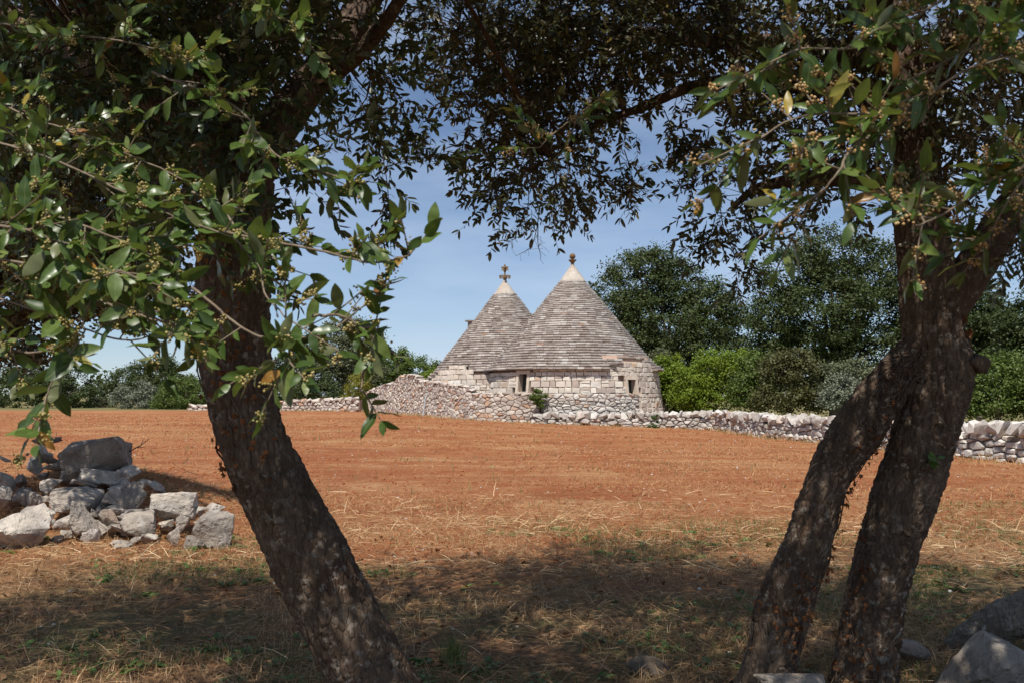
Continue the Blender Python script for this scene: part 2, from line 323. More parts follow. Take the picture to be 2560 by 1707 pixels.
def lathe_vf(c, prof, n=24):
    V = []; F = []
    for (r, z) in prof:
        for k in range(n):
            a = 2 * math.pi * k / n; V.append((c[0] + r * math.cos(a), c[1] + r * math.sin(a), c[2] + z))
    for i in range(len(prof) - 1):
        for k in range(n):
            F.append((i * n + k, i * n + (k + 1) % n, (i + 1) * n + (k + 1) % n, (i + 1) * n + k))
    F.append(tuple(range(n))[::-1]); F.append(tuple((len(prof) - 1) * n + k for k in range(n)))
    return np.array(V), F
def spline(P, n):
    """Catmull-Rom through the rows of P, n samples"""
    P = np.asarray(P, float); Q = np.vstack([2 * P[0] - P[1], P, 2 * P[-1] - P[-2]])
    seg = np.linalg.norm(np.diff(P[:, :3], axis=0), axis=1); cs = np.concatenate([[0], np.cumsum(seg)])
    out = []
    for s in np.linspace(0, cs[-1], n):
        i = min(np.searchsorted(cs, s, side='right') - 1, len(P) - 2); t = (s - cs[i]) / max(seg[i], 1e-9)
        a, b, c, d = Q[i], Q[i + 1], Q[i + 2], Q[i + 3]
        out.append(0.5 * (2 * b + (c - a) * t + (2 * a - 5 * b + 4 * c - d) * t * t + (3 * b - a - 3 * c + d) * t ** 3))
    return np.array(out)
def frames(C):
    T = np.gradient(C, axis=0); T /= np.linalg.norm(T, axis=1, keepdims=True) + 1e-12
    U = np.zeros_like(T); u = np.cross(T[0], (0, 1, 0.1)); u /= np.linalg.norm(u)
    for i in range(len(T)):
        u = u - T[i] * np.dot(u, T[i]); u /= np.linalg.norm(u) + 1e-12; U[i] = u
    return T, U, np.cross(T, U)
def tube_vf(C, rad, n=6):
    C = np.asarray(C, float); m = len(C); rad = np.broadcast_to(np.asarray(rad, float), (m,))
    T, U, W = frames(C); a = 2 * np.pi * np.arange(n) / n
    V = (C[:, None] + rad[:, None, None] * (np.cos(a)[None, :, None] * U[:, None] + np.sin(a)[None, :, None] * W[:, None])).reshape(-1, 3)
    i, k = np.meshgrid(np.arange(m - 1), np.arange(n), indexing='ij'); k2 = (k + 1) % n
    F = np.stack([i * n + k, i * n + k2, (i + 1) * n + k2, (i + 1) * n + k], -1).reshape(-1, 4)
    return V, F
class Quads:
    """collects quads (numpy) for one joined mesh"""
    def __init__(self): self.V = []; self.F = []; self.R = []; self.n = 0
    def add(self, V, F, r=0.5):
        self.V.append(V); self.F.append(F + self.n); self.R.append(np.broadcast_to(np.asarray(r, float), (len(F),))); self.n += len(V)
    def build(self, name, mat, parent=None, smoothed=False, kind=None):
        if not self.V: return None
        return obj(name, np.concatenate(self.V), np.concatenate(self.F), mat, parent, np.concatenate(self.R), smoothed, kind)
def rot_to(D, up=None, roll=None):
    """(N,3,3) matrices whose rows are the images of x (along D), y, z"""
    D = D / (np.linalg.norm(D, axis=1, keepdims=True) + 1e-12)
    if up is None: up = RS.normal(size=D.shape)
    S = np.cross(up, D); S /= np.linalg.norm(S, axis=1, keepdims=True) + 1e-9
    return np.stack([D, S, np.cross(D, S)], 1)
# ------------------------------------------------------------------ the ground
def graded(a, b, dense_a, dense_b, step, grow=1.09):
    xs = list(np.arange(dense_a, dense_b + 1e-6, step)); s = step
    while xs[-1] < b: s *= grow; xs.append(xs[-1] + s)
    s = step; lo = []
    x = xs[0]
    while x > a: s *= grow; x -= s; lo.append(x)
    return np.array(lo[::-1] + xs)
gx = graded(-2500, 2500, -9, 9, 0.09); gy = graded(-60, 4000, 4.5, 17, 0.09)
GX, GY = np.meshgrid(gx, gy); GZ = ground_z(GX, GY)
nxg, nyg = len(gx), len(gy)
ii, jj = np.meshgrid(np.arange(nxg - 1), np.arange(nyg - 1))
gF = np.stack([jj * nxg + ii, jj * nxg + ii + 1, (jj + 1) * nxg + ii + 1, (jj + 1) * nxg + ii], -1).reshape(-1, 4)
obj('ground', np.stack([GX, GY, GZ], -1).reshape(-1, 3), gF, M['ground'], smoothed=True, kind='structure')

# ------------------------------------------------------------------ stone walls
class Path:
    def __init__(self, pts, closed_n=None):
        P = np.asarray(pts, float)
        if len(P) < 30: P = spline(P, 160)
        self.P = P; d = np.linalg.norm(np.diff(P, axis=0), axis=1); self.S = np.concatenate([[0], np.cumsum(d)]); self.L = self.S[-1]
        T = np.gradient(P, axis=0); T /= np.linalg.norm(T, axis=1, keepdims=True); self.T = T
    def p(self, s): return np.array([np.interp(s, self.S, self.P[:, 0]), np.interp(s, self.S, self.P[:, 1])])
    def nrm(self, s):
        t = np.array([np.interp(s, self.S, self.T[:, 0]), np.interp(s, self.S, self.T[:, 1])]); t /= np.linalg.norm(t); return np.array([t[1], -t[0]])
    def s_at_px(self, px):
        v = 1280 + FPX * self.P[:, 0] / self.P[:, 1]; return float(np.interp(px, v, self.S)) if v[-1] > v[0] else 0.0
def clip(poly, a, b, c):
    out = []; n = len(poly)
    for i in range(n):
        p, q = poly[i], poly[(i + 1) % n]; dp = a * p[0] + b * p[1] - c; dq = a * q[0] + b * q[1] - c
        if dp <= 0: out.append(p)
        if dp * dq < 0: t = dp / (dp - dq); out.append((p[0] + t * (q[0] - p[0]), p[1] + t * (q[1] - p[1])))
    return out
def rubble_cells(L, H, sx, sz, seed, jit=0.9, drop=0.2):
    rs = random.Random(seed); nx = max(1, round(L / sx)); nz = max(1, round(H / sz)); ax, az = L / nx, H / nz
    pts = {}
    for j in range(-1, nz + 1):
        for i in range(-1, nx + 1):
            pts[i, j] = (i + 0.5 + 0.5 * (j % 2) - 0.25 + rs.uniform(-.5, .5) * jit, j + 0.5 + rs.uniform(-.5, .5) * jit * 0.8)
    for key in list(pts):
        if rs.random() < drop: del pts[key]
    cells = []
    for j in range(nz):
        for i in range(nx):
            if (i, j) not in pts: continue
            x, y = pts[i, j]; poly = [(x - 1.6, y - 1.6), (x + 1.6, y - 1.6), (x + 1.6, y + 1.6), (x - 1.6, y + 1.6)]
            for dj in (-3, -2, -1, 0, 1, 2, 3):
                for di in (-3, -2, -1, 0, 1, 2, 3):
                    q = pts.get((i + di, j + dj))
                    if q is None or (di == 0 and dj == 0): continue
                    a, b = q[0] - x, q[1] - y; c = (q[0] ** 2 + q[1] ** 2 - x * x - y * y) / 2
                    poly = clip(poly, a, b, c)
                    if len(poly) < 3: break
                if len(poly) < 3: break
            if len(poly) < 3: continue
            for (a, b, c) in ((-1, 0, 0), (1, 0, nx), (0, -1, 0)): poly = clip(poly, a, b, c)
            if len(poly) >= 3: cells.append([(p[0] * ax, p[1] * az) for p in poly])
    return cells
def course_cells(L, H, hr, lr, seed, wob=0.018):
    rs = random.Random(seed); z = 0; cells = []
    while z < H:
        h = rs.uniform(*hr); s = -rs.uniform(0, lr[0])
        while s < L:
            l = rs.uniform(*lr) * (0.7 + h / hr[1] * 0.5)
            j = lambda: rs.uniform(-wob, wob)
            if rs.random() < 0.10 and h > 0.2:
                hm = h * rs.uniform(0.4, 0.6)
                cells.append([(s + j(), z + j()), (s + l + j(), z + j()), (s + l + j(), z + hm + j()), (s + j(), z + hm + j())])
                cells.append([(s + j(), z + hm + j()), (s + l + j(), z + hm + j()), (s + l + j(), z + h + j()), (s + j(), z + h + j())])
            else:
                cells.append([(s + j(), z + j()), (s + l * 0.5, z + j() * .5), (s + l + j(), z + j()), (s + l + j(), z + h + j()), (s + l * 0.5, z + h + j() * .5), (s + j(), z + h + j())])
            s += l
        z += h
    return cells
def stone_vf(poly, Mp, rs, gap=0.012, depth=0.14, bulge=0.03, inset=0.72, proud=0.02):
    P = np.array(poly); c = P.mean(0); d = np.linalg.norm(P - c, axis=1, keepdims=True)
    P = c + (P - c) * np.maximum(0.4, 1 - gap / np.maximum(d, 1e-6) * 1.3)
    n = len(P); pr = rs.uniform(-proud, proud)
    tilt = (rs.uniform(-.12, .12), rs.uniform(-.10, .16))
    V = [Mp(p[0], p[1], -depth) for p in P] + [Mp(p[0], p[1], pr + rs.uniform(-.006, .006)) for p in P]
    for p in P:
        q = c + (p - c) * (inset + rs.uniform(-.08, .08)); V.append(Mp(q[0], q[1], pr + bulge * rs.uniform(0.6, 1.2) + tilt[0] * (q[0] - c[0]) + tilt[1] * (q[1] - c[1])))
    V.append(Mp(c[0], c[1], pr + bulge * rs.uniform(0.9, 1.35)))
    F = []
    for i in range(n):
        k = (i + 1) % n; F += [(i, k, n + k, n + i), (n + i, n + k, 2 * n + k, 2 * n + i), (2 * n + i, 2 * n + k, 3 * n)]
    return np.array(V), F
def area(poly):
    P = np.array(poly); x, y = P[:, 0], P[:, 1]; return 0.5 * abs(np.dot(x, np.roll(y, 1)) - np.dot(y, np.roll(x, 1)))
def lay(parent, pieces, name, mat, limit=300, rest='packing_stones'):
    """pieces: (screen size, V, F, r); the largest become objects, the rest one joined part"""
    pieces.sort(key=lambda p: -p[0]); acc = Acc()
    for i, (_, V, F, r) in enumerate(pieces):
        if i < limit:
            c = V.mean(0); o = bpy.data.objects.new(name, mesh_data(name, V - c, F, r, mat)); link(o, parent)
            o.matrix_basis = Matrix.Translation(Vector(c))
        else: acc.add(V, F, r)
    acc.build(rest, mat, parent, kind='stuff')
def wall_map(path, base, batter=0.0):
    def Mp(s, z, off):
        s = min(max(s, 0.0), path.L); q = path.p(s) + path.nrm(s) * (off - batter * z); return (q[0], q[1], base(s) + z)
    return Mp
def wall_pieces(path, base, top, cells, seed, batter=0.0, skip=None, **kw):
    rs = random.Random(seed); Mp = wall_map(path, base, batter); out = []
    for poly in cells:
        P = np.array(poly); c = P.mean(0)
        if c[0] < 0 or c[0] > path.L or c[1] > top(c[0]) - base(c[0]) - 0.03: continue
        if skip and skip(P[:, 0].min(), P[:, 0].max(), P[:, 1].min() + base(c[0]), P[:, 1].max() + base(c[0])): continue
        V, F = stone_vf(poly, Mp, rs, **kw)
        q = path.p(c[0]); vis = area(poly) / (q[0] ** 2 + q[1] ** 2)
        n2 = path.nrm(c[0]); facing = -(n2 @ q) / np.linalg.norm(q)
        px = 1280 + FPX * q[0] / q[1]
        if facing < 0.02 or px > 2600: vis *= 0.001
        out.append((vis * max(facing, 0.05), V, F, rs.random()))
    return out
def core(path, base, top, mat, parent, front=-0.10, thick=0.4, name='core', holes=(), batter=0.0, step=0.25):
    ss = sorted(set([round(v, 4) for v in np.linspace(0, path.L, max(8, int(path.L / step)))] + [h[k] for h in holes for k in (0, 1)]))
    acc = Acc()
    Mp = wall_map(path, base, batter)
    for a, b in zip(ss[:-1], ss[1:]):
        za, zb = top(a) - base(a) - 0.06, top(b) - base(b) - 0.06
        spans = [(-0.3, None)]
        for (h0, h1, z0, z1) in holes:
            if a >= h0 - 1e-4 and b <= h1 + 1e-4: spans = [(-0.3, z0 - base(a)), (z1 - base(a), None)]
        for (lo, hi) in spans:
            ha, hb = (za, zb) if hi is None else (hi, hi)
            V = [Mp(a, lo, front), Mp(b, lo, front), Mp(b, hb, front), Mp(a, ha, front), Mp(a, lo, front - thick), Mp(b, lo, front - thick), Mp(b, hb, front - thick), Mp(a, ha, front - thick)]
            F = [(0, 1, 2, 3), (5, 4, 7, 6), (3, 2, 6, 7), (1, 0, 4, 5)]
            if a == ss[0]: F.append((0, 3, 7, 4))
            if b == ss[-1]: F.append((1, 5, 6, 2))
            acc.add(V, F)
    return acc.build(name, mat, parent)
def hull_vf(c, size, rs, n=13, rot=None):
    bm = bmesh.new()
    for _ in range(n):
        v = np.array([rs.gauss(0, 1) for _ in range(3)]); v /= np.linalg.norm(v) + 1e-9
        v = np.sign(v) * np.abs(v) ** 0.65
        bm.verts.new(Vector(v * np.array(size) / 2))
    r = bmesh.ops.convex_hull(bm, input=bm.verts)
    bmesh.ops.delete(bm, geom=[g for g in r['geom_interior'] + r['geom_unused'] if isinstance(g, bmesh.types.BMVert)], context='VERTS')
    bm.verts.index_update(); V = np.array([v.co[:] for v in bm.verts]); F = [tuple(v.index for v in f.verts) for f in bm.faces]; bm.free()
    if rot is not None: V = V @ np.array(rot).T
    return V + np.asarray(c), F
def rotm(ax, ay, az): return np.array(Matrix.Rotation(az, 3, 'Z') @ Matrix.Rotation(ay, 3, 'Y') @ Matrix.Rotation(ax, 3, 'X'))
def interp_fn(xs, ys): return lambda s: float(np.interp(s, xs, ys))

# ------------------------------------------------------------------ the trulli
CR = np.array((3.3, 54.0)); CL = np.array((-0.41, 57.0))
RprofZ = [2.2, 2.95, 3.75, 5.40, 7.15, 7.74, 8.2]; RprofR = [5.35, 4.72, 3.95, 2.58, 1.20, 0.72, 0.36]
LprofZ = [2.0, 2.49, 4.99, 5.90, 7.32, 7.8]; LprofR = [4.75, 4.36, 2.45, 1.74, 0.66, 0.34]
def rR(z): return float(np.interp(z, RprofZ, RprofR))
def rL(z): return float(np.interp(z, LprofZ, LprofR))
def zbotR(th):   # th in degrees, -90 faces the field
    return float(np.interp(th, [-180, -140, -100, -71, -70, -62, -61, -40, -39, -30, -29, -10, 180], [2.85, 2.86, 2.93, 2.93, 3.22, 3.22, 3.50, 3.50, 3.36, 3.30, 2.93, 2.90, 2.9]))
def zbotL(th):
    return float(np.interp(th, [-230, -180, -165, -150, -137, -122, -119, -100, -60, 130], [2.45, 2.45, 2.62, 2.85, 3.08, 3.08, 2.84, 2.74, 2.74, 2.6]))
house = thing('trullo_house', 'pale limestone house with two grey conical stone roofs behind the dry stone walls', 'house', (2.0, 54.0, 0.15))
def trullo_roof(C, prof, zbot, ztop, other, seed, n_side):
    rs = random.Random(seed); z = 2.42; pieces = []
    while z < ztop:
        f = (z - 2.4) / (ztop - 2.4); h = (0.150 - 0.055 * f) * rs.uniform(0.9, 1.1)
        th = rs.uniform(-230, -226)
        while th < 130:
            r = prof(z + h / 2); L = rs.uniform(0.26, 0.52) * (1.0 - 0.25 * f); dth = math.degrees(L / max(r, 0.5)); tm = th + dth / 2
            if z + h * 0.5 > zbot(tm) + rs.uniform(-.02, .02):
                cx, cy = C[0] + r * math.cos(math.radians(tm)), C[1] + r * math.sin(math.radians(tm))
                oc, op = other
                if math.hypot(cx - oc[0], cy - oc[1]) > op(z) - 0.25:
                    pr = rs.uniform(-.024, .024) + 0.10 * (float(fbm(np.array((cx * 0.9, cy * 0.9, z * 0.9)), 2)) - 0.40); dz = rs.uniform(-.008, .008) + 0.05 * (float(vnoise(np.array((cx * 0.8 + seed, cy * 0.8, z * 0.5)))) - 0.5); eave = 0.12 if z - zbot(tm) < h * 0.8 else 0.0
                    ro = r + 0.045 + pr + eave; ga = 0.35 * 0.012 / max(r, 0.5) * 57.3
                    V = []
                    for a in (th + ga, th + dth - ga):
                        ca, sa = math.cos(math.radians(a)), math.sin(math.radians(a)); e = rs.uniform(-.012, .012)
                        for (rr, zz) in ((r - 0.30 - eave, z + 0.009), (ro - 0.034 + e, z + 0.013 + dz), (ro + e, z + h * 0.45 + dz), (ro - 0.022 + e, z + h - 0.004 + dz), (r - 0.30 - eave, z + h)):
                            V.append((C[0] + rr * ca, C[1] + rr * sa, zz))
                    V = np.array(V); F = [(0, 1, 2, 3, 4), (9, 8, 7, 6, 5)] + [(i, 5 + i, 5 + (i + 1) % 5, (i + 1) % 5) for i in range(5)]
                    face = max(0.0, -math.sin(math.radians(tm))); back = 1.0 if face > 0.05 else 0.0
                    pieces.append((L * h * face * back / (cy * cy), V, F, rs.random()))
            th += dth
        z += h
    return pieces
def roof_core(C, prof, zb, zt):
    zs = np.linspace(zb, zt, 30); return lathe_vf((C[0], C[1], 0), [(max(prof(z) - 0.07, 0.05), z) for z in zs], 72)
def house_part(name, V, F, mat, parent=house, sm=False, rnd=0.5): return obj(name, V, F, mat, parent, [rnd] * len(F), sm)
roofR = house_part('cone_roof', *roof_core(CR, rR, 3.45, 7.78), M['mortar']); roofR['label'] = 'taller grey cone roof topped by a stone ball'
roofL = house_part('cone_roof', *roof_core(CL, rL, 3.00, 7.36), M['mortar']); roofL['label'] = 'lower grey cone roof topped by a star'
# lower skirt of the core only where the slabs reach
lay(roofR, trullo_roof(CR, rR, zbotR, 7.72, (CL, rL), 3, 1), 'roof_slab', M['roof'], 170, 'roof_slabs')
lay(roofL, trullo_roof(CL, rL, zbotL, 7.30, (CR, rR), 4, 1), 'roof_slab', M['roof'], 130, 'roof_slabs')
V, F = lathe_vf((CR[0], CR[1], 0), [(0.74, 7.70), (0.70, 7.80), (0.50, 8.08), (0.31, 8.34), (0.18, 8.52), (0.105, 8.64), (0.085, 8.72)], 36); V[:, :2] += (fbm(V * 3.0, 3)[:, None] - 0.44) * 0.05
house_part('plaster_cap', V, F, M['plaster'], roofR, True)
V, F = lathe_vf((CL[0], CL[1], 0), [(0.68, 7.28), (0.64, 7.38), (0.45, 7.64), (0.28, 7.88), (0.16, 8.04), (0.11, 8.12), (0.10, 8.18)], 36); V[:, :2] += (fbm(V * 3.0, 3)[:, None] - 0.44) * 0.05
house_part('plaster_cap', V, F, M['plaster'], roofL, True)
V, F = lathe_vf((CR[0], CR[1], 0), [(0.075, 8.70), (0.08, 8.76), (0.13, 8.84), (0.20, 8.915), (0.225, 8.94), (0.22, 8.962), (0.06, 8.975), (0.05, 9.0)] + [(0.165 * math.sin(math.radians(a)), 9.15 - 0.165 * math.cos(math.radians(a))) for a in range(20, 180, 16)] + [(0.01, 9.315)], 28)
house_part('ball_pinnacle', V, F, M['pinnacle'], roofR, True)
acc = Acc(); cx, cy = CL
acc.add(*lathe_vf((cx, cy, 0), [(0.10, 8.12), (0.085, 8.24), (0.15, 8.30), (0.16, 8.40), (0.12, 8.47), (0.05, 8.52), (0.035, 8.66)], 14))
for k in range(4):                                           # a scroll capital with four volutes under a hollow-sided slab
    a = math.radians(45 + 90 * k) - math.radians(45); dx, dy = math.cos(a), math.sin(a)
    for q in range(1):
        Vv, Fv = lathe_vf((0, 0, 0), [(0.03, -0.05), (0.075, -0.045), (0.08, 0.0), (0.075, 0.045), (0.03, 0.05)], 12)
        Vv = Vv[:, [2, 0, 1]] if k % 2 else Vv[:, [0, 2, 1]]
        acc.add(Vv + np.array((cx + dx * 0.25, cy + dy * 0.25, 8.345)), Fv)
    Vv, Fv = box_vf((0.2, 0, 0), (0.28, 0.13, 0.06)); Vv[:, 2] += np.where(Vv[:, 0] > 0.3, -0.0, 0.03)
    Vv = Vv @ np.array([[dx, dy, 0], [-dy, dx, 0], [0, 0, 1]]); acc.add(Vv + np.array((cx, cy, 8.44)), Fv)
acc.build('scroll_capital', M['pinnacle_pale'], roofL)
acc = Acc()
cube = np.array([(x, y, z) for x in (-1, 1) for y in (-1, 1) for z in (-1, 1)], float)
t1 = cube[[7, 1, 2, 4]]; t2 = cube[[0, 6, 5, 3]]
q = Vector((1, 1, 1)).rotation_difference(Vector((0, -1, 0.12))).to_matrix(); qm = np.array(q)
def spin_to_up(T):
    return T
for tet in (t1, t2):
    Vv = (tet @ qm.T)
    acc.add(Vv * 0.165, [(0, 1, 2), (0, 3, 1), (0, 2, 3), (1, 3, 2)])
st = np.concatenate(acc.V)
best = min(np.linspace(0, 2 * math.pi / 3, 60), key=lambda a: -np.max((st @ np.array(Matrix.Rotation(a, 3, 'Y')).T)[:, 2]))
st = st @ np.array(Matrix.Rotation(best, 3, 'Y')).T
house_part('star_pinnacle', st + np.array((cx, cy, 8.86)), acc.F, M['pinnacle_pale'], roofL)

def arc_path(C, r, a0, a1, n=200):
    a = np.radians(np.linspace(a0, a1, n)); return Path(np.stack([C[0] + r * np.cos(a), C[1] + r * np.sin(a)], 1))
def ang_of(path, s, C):
    p = path.p(s) - C; return math.degrees(math.atan2(p[1], p[0]))
def trullo_wall(C, r0, a0, a1, zbase, ledge, windows, other, seed, batter):
    path = arc_path(C, r0, a0, a1); base = lambda s: zbase
    sc = path.L / (a1 - a0); holes = []; frames_ = []
    for (th, wd, z0, z1) in windows:
        s = (th - a0) * sc; holes.append((s - wd / 2, s + wd / 2, z0, z1)); frames_.append((s - wd / 2 - 0.15, s + wd / 2 + 0.15, z0 - 0.10, z1 + 0.2))
    def top(s): return ledge(a0 + s / sc)
    def skip(s0, s1, z0, z1):
        return any(s1 > f[0] + 0.06 and s0 < f[1] - 0.06 and z1 > f[2] + 0.05 and z0 < f[3] - 0.05 for f in frames_)
    wall = core(path, base, lambda s: top(s) + 0.05, M['mortar'], house, front=-0.13, thick=0.30, name='wall', holes=holes, batter=batter)
    cells = course_cells(path.L, 3.7, (0.19, 0.33), (0.26, 0.52), seed)
    pc = wall_pieces(path, base, top, cells, seed, batter, skip, gap=0.013, depth=0.16, bulge=0.018, inset=0.86, proud=0.012)
    oc, orad = other
    pc = [p for p in pc if math.hypot(p[1][:, 0].mean() - oc[0], p[1][:, 1].mean() - oc[1]) > orad]
    return path, wall, pc, frames_, holes
pR, wallR, pcR, frR, hoR = trullo_wall(CR, 4.90, -205, 45, 0.05, lambda th: 3.20 if -71 < th < -29 else zbotR(th) + 0.06, [(-126.7, 0.52, 1.79, 2.68), (-53.7, 0.54, 1.68, 2.40)], (CL, 0.1), 21, 0.115)
pL, wallL, pcL, frL, hoL = trullo_wall(CL, 4.45, -215, -60, 0.2, lambda th: zbotL(th) + 0.06, [], (CR, 4.3), 22, 0.10)
wallR['label'] = 'squared cream limestone wall under the taller cone'; wallL['label'] = 'squared cream limestone wall under the lower cone'
lay(wallR, pcR, 'stone_block', M['block'], 230, 'stone_blocks')
lay(wallL, pcL, 'stone_block', M['block'], 70, 'stone_blocks')
cb = arc_path(CR, 4.40, -73, -27, 60); core(cb, lambda s: 3.05, lambda s: 3.66, M['cornice'], house, front=0.0, thick=0.3, name='cornice', batter=0.33)
def oriented(path, s, batter, zmid, zb):
    p = path.p(s) - path.nrm(s) * batter * (zmid - zb); n = path.nrm(s); t = np.array((-n[1], n[0])); return p, n, t
def obox(name, p, n, t, a0, a1, o0, o1, z0, z1, mat, parent, bat=0.115, zm=2.0):
    V = []
    for a in (a0, a1):
        for o in (o0, o1):
            for z in (z0, z1):
                q = p + t * a + n * (o - bat * (z - zm)); V.append((q[0], q[1], z))
    F = [(0, 1, 3, 2), (4, 6, 7, 5), (0, 4, 5, 1), (2, 3, 7, 6), (0, 2, 6, 4), (1, 5, 7, 3)]
    return obj(name, np.array(V), F, mat, parent, [0.7] * 6)
for (s0, s1, z0, z1), tall in zip(hoR, (True, False)):
    sm_ = (s0 + s1) / 2; p, n, t = oriented(pR, sm_, 0.115, 2.0, 0.05); hw = (s1 - s0) / 2
    win = obox('window', p, n, t, -hw - 0.02, hw + 0.02, -0.44, -0.40, z0 - 0.02, z1 + 0.02, M['shutter'], house)
    win['label'] = 'tall narrow window with dark shutter' if tall else 'small square window with dark pane'
    obox('jamb', p, n, t, -hw - 0.15, -hw, -0.45, 0.012, z0, z1, M['jamb'], win)
    obox('jamb', p, n, t, hw, hw + 0.15, -0.45, 0.014, z0, z1, M['jamb'], win)
    obox('lintel', p, n, t, -hw - 0.17, hw + 0.17, -0.45, 0.020, z1 + 0.002, z1 + 0.19, M['jamb'], win)
    obox('sill', p, n, t, -hw - 0.15, hw + 0.15, -0.45, 0.030, z0 - 0.10, z0 - 0.002, M['jamb'], win)
    obox('shutter_leaf', p, n, t, -hw * 0.05, hw * 0.97, -0.40, -0.36, z0 + 0.01, z1 - 0.01, M['shutter'], win)
# rain spout at the broken eave, chimney behind the lower cone
a = math.radians(-72); dr = np.array((math.cos(a), math.sin(a))); pr0 = CR + dr * 4.45
prof = [(-0.11, 0.05), (-0.09, -0.05), (0.0, -0.09), (0.09, -0.05), (0.11, 0.05), (0.06, 0.04), (0.0, -0.02), (-0.06, 0.04)]
tt = np.array((0.86, 0.5)); V = []
for k, (l, z) in enumerate(((-0.12, 3.20), (0.25, 3.17), (0.52, 3.16))):
    for (u, v) in prof: q = pr0 + dr * (0.10 + 0.42 * l) + tt * l + np.array((-tt[1], tt[0])) * u; V.append((q[0], q[1], z + v * (1 - 0.2 * k)))
F = [(i * 8 + j, i * 8 + (j + 1) % 8, (i + 1) * 8 + (j + 1) % 8, (i + 1) * 8 + j) for i in range(2) for j in range(8)] + [tuple(range(8)), tuple(range(23, 15, -1))]
house_part('rain_spout', np.array(V), F, M['roof'], house, rnd=0.3)
ch = house_part('chimney', *box_vf((-2.42, 57.6, 5.25), (0.26, 0.26, 1.20), 0.2), M['roof'], house, rnd=0.2)
house_part('chimney_slab', *box_vf((-2.44, 57.6, 5.89), (0.50, 0.46, 0.075), 0.2), M['roof'], ch, rnd=0.1)

# ------------------------------------------------------------------ courtyard wall, terrace wall, field wall, far wall
def gbase(path):
    ss = np.linspace(0, path.L, 120); zz = [gz(*path.p(v)) - 0.04 for v in ss]
    return lambda s: float(np.interp(s, ss, zz))
cp = Path([(-10.4, 70.5), (-8.9, 66), (-6.6, 60), (-5.0, 56), (-3.6, 52.6), (-2.2, 50.3), (-0.9, 49.4), (0.4, 48.95), (1.35, 48.7)])
cw = thing('courtyard_wall', 'long rubble stone courtyard wall with a rounded hump left of the cone house', 'wall', (-3.6, 52.6, 0.4))
pxs = [905, 930, 985, 993, 1008, 1022, 1036, 1046, 1100, 1163, 1180, 1350]; tops = []
for px_, py_ in zip(pxs, [984, 972, 954, 943, 938, 937, 941, 952, 958, 967, 984, 986]):
    s = cp.s_at_px(px_); tops.append((s, 1.6 + (988 - py_) / FPX * cp.p(s)[1]))
ctop = interp_fn([a for a, b in tops], [b for a, b in tops])
ns = cp.s_at_px(1052)
core(cp, gbase(cp), ctop, M['mortar'], cw, front=-0.10, thick=0.45, step=0.3)
cells = rubble_cells(cp.L, 2.7, 0.27, 0.15, 31, 0.95, 0.33)
pc = wall_pieces(cp, gbase(cp), ctop, cells, 31, 0.05, lambda s0, s1, z0, z1: abs((s0 + s1) / 2 - ns) < 0.2 and 1.75 < (z0 + z1) / 2 < 2.1, gap=0.014, depth=0.16, bulge=0.03, inset=0.8, proud=0.03)
lay(cw, pc, 'stone', M['rubble'], 300)
rs = random.Random(5); s = 0.0
cps = []
while s < cp.L:
    l = rs.uniform(0.35, 0.6); q = cp.p(s + l / 2) - cp.nrm(s + l / 2) * 0.28; T = cp.nrm(s + l / 2)
    cps.append((1, *hull_vf((q[0], q[1], ctop(s + l / 2) + 0.0), (l * 1.05, 0.62, 0.16), rs, 14, rotm(rs.uniform(-.05, .05), rs.uniform(-.08, .08), math.atan2(T[0], -T[1]))), rs.random())); s += l
lay(cw, cps, 'coping_stone', M['rubble'], 300)
tp = Path([(1.40, 48.62), (3.3, 48.35), (5.0, 48.55), (6.35, 49.25)])
tw = thing('terrace_wall', 'grey dry stone terrace wall hugging the round house below its windows', 'wall', (3.5, 48.4, 0.2))
ttop = lambda s: 1.68 + 0.05 * math.sin(s * 3.1) + 0.04 * math.sin(s * 7.7 + 1)
core(tp, gbase(tp), ttop, M['mortar'], tw, front=-0.12, thick=0.35)
lay(tw, wall_pieces(tp, gbase(tp), ttop, rubble_cells(tp.L, 1.75, 0.27, 0.145, 41, 0.95, 0.3), 41, 0.08, None, gap=0.014, depth=0.18, bulge=0.04, proud=0.035), 'stone', M['field_stone'], 300)
fp = Path(spline(np.array([(0.9, 47.75), (3.0, 47.55), (5.2, 47.55), (7.6, 47.3), (9.1, 46.3), (9.5, 44.0), (9.65, 39), (10.6, 33), (11.6, 26.5), (12.35, 22), (13.0, 17), (13.6, 12)]), 300))
fw = thing('field_wall', 'long low grey dry stone wall running along the right edge of the field', 'wall', (9.6, 40, 0.0))
fh = interp_fn([0, 1.5, 4.3, 6.5, 8.2, 10, 60], [0.42, 0.50, 0.60, 0.80, 0.86, 0.92, 0.98])
fbase = gbase(fp)
ftop = lambda s: fbase(s) + fh(s) * 0.72
core(fp, gbase(fp), ftop, M['mortar'], fw, front=-0.14, thick=0.40)
pcf = wall_pieces(fp, gbase(fp), ftop, rubble_cells(fp.L, 0.80, 0.26, 0.135, 51, 0.95, 0.34), 51, 0.06, None, gap=0.015, depth=0.2, bulge=0.05, proud=0.045)
lay(fw, pcf, 'stone', M['field_stone'], 300)
rs = random.Random(52); s = 0.1; cps = []
